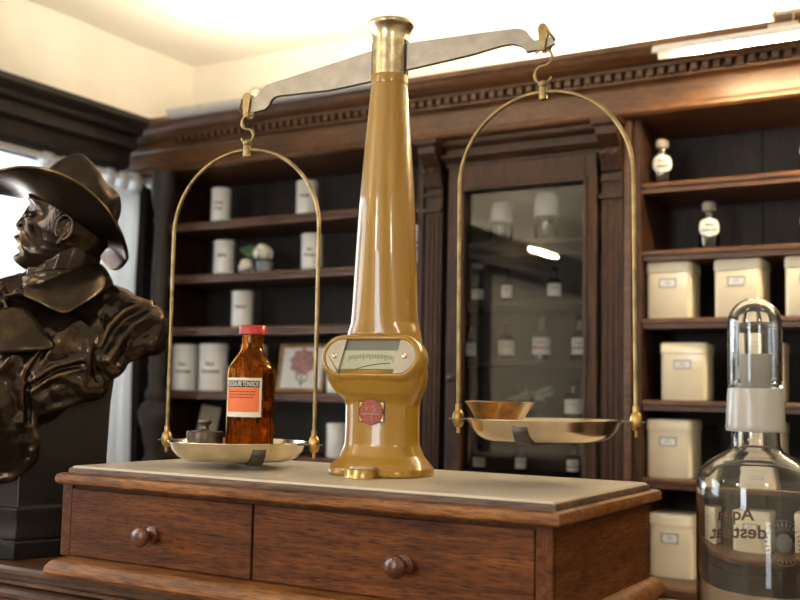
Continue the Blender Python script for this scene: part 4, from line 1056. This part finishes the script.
for i in range(NV + 1):
    v = -.084 + .200 * i / NV; fr, bk, hw = lerp_tab(SKULL, v); ring = []
    cf = min(fr - .004, -.004) if fr < .0 else -.004
    for j in range(NT):
        t = 2 * pi * j / NT; c_, s_ = cos(t), sin(t)
        ex = 2.15
        cc = math.copysign(abs(c_) ** (2 / ex), c_); ss = math.copysign(abs(s_) ** (2 / ex), s_)
        f = cf + (fr - cf) * cc if c_ > 0 else cf + (cf - bk) * cc
        s0 = hw * ss * (1 - .05 * max(0, c_))
        if c_ > 0:
            w_ = min(1, c_ * 2.2); dlt = 0
            for gs, gv, ga, g1, g2 in G:
                e1 = (s0 - gs) / g1; e2 = (v - gv) / g2; e = e1 * e1 + e2 * e2
                if e < 9: dlt += ga * math.exp(-e)
            f += dlt * w_ * .92; s0 += dlt * w_ * (s0 / .07) * .55
        # strands in the moustache and hair
        if abs(s0) < .04 and -.046 < v < -.016 and c_ > .3: f += .0007 * sin(s0 * 900 + v * 500)
        if c_ < .35 and v > -.035: s0 += .0004 * sin(v * 300 + f * 1100) * (1 if s0 > 0 else -1)
        ring.append(H(f, s0, v))
    rings.append(ring)
m.loft(rings)
for s_ in (-1, 1):
    # ear
    ec = H(-.009, s_ * .0670, -.001)
    ring = []
    for k in range(13):
        a = radians(-75 + 305 * k / 12)
        ring.append(ec + (Fd * (-.0150 * cos(a)) + Ud * (.0235 * sin(a) + .006) + Sd * s_ * (.0055 + .0045 * cos(a))) * KH)
    m.chain(ring, [.0042 * KH] * 13)
    m.capsule(ec - Ud * .017 * KH, ec + (Fd * .004 - Ud * .024) * KH, .0065 * KH, .0058 * KH)
    m.sphere(ec + Fd * .002, (.0125, .0045, .020), 14, 10, HM3)
    m.chain([ec + (Ud * .018 - Fd * .005 + Sd * s_ * .004) * KH, ec + (Ud * .003 - Fd * .008 + Sd * s_ * .005) * KH, ec + (Ud * -.012 + Sd * s_ * .004) * KH], [.0026, .003, .0026])
m.capsule(H(-.024, 0, -.040), P(-.006, .405, -.004), .050, .052)         # neck
m.chain([H(.026, .010, -.070), P(-.036, .425, .026)], [.017, .014])
m.build('head', M['bronze'], BU, smooth=180, remesh=.0016, relax=2)

# hat: near side curled up, dipped at the back, dented crown
HA = H(-.008, 0, .043); hr = radians(6)
Hs = Sd * cos(hr) + Ud * sin(hr) * 0 - UZ * sin(hr) * .0
hp2 = radians(32); HF = F0 * cos(hp2) + UZ * sin(hp2); HU = UZ * cos(hp2) - F0 * sin(hp2)
def HT(f, s, v): return HA + HF * f + Sd * s + HU * v
def brim(a, t):
    # a: 0 = back of the hat, 90 = towards the viewer, 180 = front; t: 0 at the head, 1 at the rim
    ca, sa = cos(a), sin(a)
    fi = .072; fo = (.121 if ca > 0 else .146)
    f = -ca * (fi + (fo - fi) * t); s = sa * (.066 + (.128 - .066) * t)
    z = t ** 1.5 * (.040 if sa > 0 else .012) * sa * sa - t * t * (.012 if ca > 0 else .046) * ca * ca + .004 * t * sin(3 * a) - .011 * (1 - t) ** 2
    if sa < 0 < ca: z -= t * t * .030 * (-sa * ca) * 2
    return HT(f, s, z)
n = 72; rows = []
for k in range(9): rows.append([brim(2 * pi * j / n, k / 8) for j in range(n)])
MB().loft(rows, False, False).build('hat_brim', M['bronze'], BU, smooth=180, solid=.0055, subsurf=1)
m = MB(); rings = []
for q, s_ in ((-.14, 1.0), (.12, 1.01), (.3, .995), (.5, .97), (.7, .93), (.85, .865), (.95, .76), (1, .6), (1.0, .42), (1.0, .2)):
    ring = []
    for j in range(n):
        a = 2 * pi * j / n; ca, sa = cos(a), sin(a)
        hgt = .088 - .012 * ca
        f, s = -ca * .072 * s_, sa * .066 * s_
        dent = -.026 * math.exp(-(s / .026) ** 2) * max(0, (q - .6) / .4) * (1.15 if ca < 0 else .75)
        pin = q * (math.exp(-((a - radians(140)) / .42) ** 2) + math.exp(-((a - radians(220)) / .42) ** 2))
        pin2 = q * (math.exp(-((a - radians(62)) / .30) ** 2) + math.exp(-((a - radians(298)) / .30) ** 2))
        s *= 1 - .24 * pin - .13 * pin2; f *= 1 - .03 * pin
        dent += .004 * sin(3 * a + 1) * q; nz = noise.noise(Vector((ca * 2.2, sa * 2.2, q * 2.4 + 3))); s *= 1 + .10 * nz * q; f *= 1 + .07 * nz * q; dent += .006 * nz * q
        ring.append(HT(f, s, hgt * q + dent))
    rings.append(ring)
m.loft(rings, False, True); m.build('hat_crown', M['bronze'], BU, smooth=180, subsurf=1)
m = MB(); rings = []
for q, off in ((.004, .002), (.006, .0042), (.026, .0036), (.028, .001)):
    rings.append([HT(-cos(2 * pi * j / n) * (.072 + off), sin(2 * pi * j / n) * (.066 + off), q) for j in range(n)])
m.loft(rings, False, False); m.build('hat_band', M['bronze'], BU, smooth=180)

# ------------------------------------------------------------------ light
w = bpy.data.worlds.new('world'); scn.world = w; w.use_nodes = True
bg = w.node_tree.nodes['Background']; bg.inputs[0].default_value = (.86, .93, 1, 1); bg.inputs[1].default_value = 2.0
def area(name, loc, rot, sx, sy, power, col):
    l = bpy.data.lights.new(name, 'AREA'); l.shape = 'RECTANGLE'; l.size = sx; l.size_y = sy; l.energy = power; l.color = col
    o = bpy.data.objects.new(name, l); COL.objects.link(o); o.location = loc; o.rotation_euler = rot; return o
area('daylight', (X0 - .35, (W0 + W1) / 2, (WB + WT) / 2 + .1), (0, radians(-90), 0), 1.1, 3.0, 42, (.84, .94, 1))
area('daylight', ((V0 + V1) / 2, Y0 - .35, (VB + VT) / 2), (radians(90), 0, 0), 1.0, 1.3, 36, (.9, .95, 1))  # daylight for the added window behind the camera
vs = scn.view_settings
vs.view_transform = 'Standard'; vs.look = 'None'; vs.exposure = 0.36; vs.gamma = 1; vs.use_curve_mapping = False
scn.cycles.max_bounces = 12; scn.cycles.transmission_bounces = 12; scn.cycles.transparent_max_bounces = 16
scn.cycles.use_denoising = True
scn.cycles.sample_clamp_indirect = 6
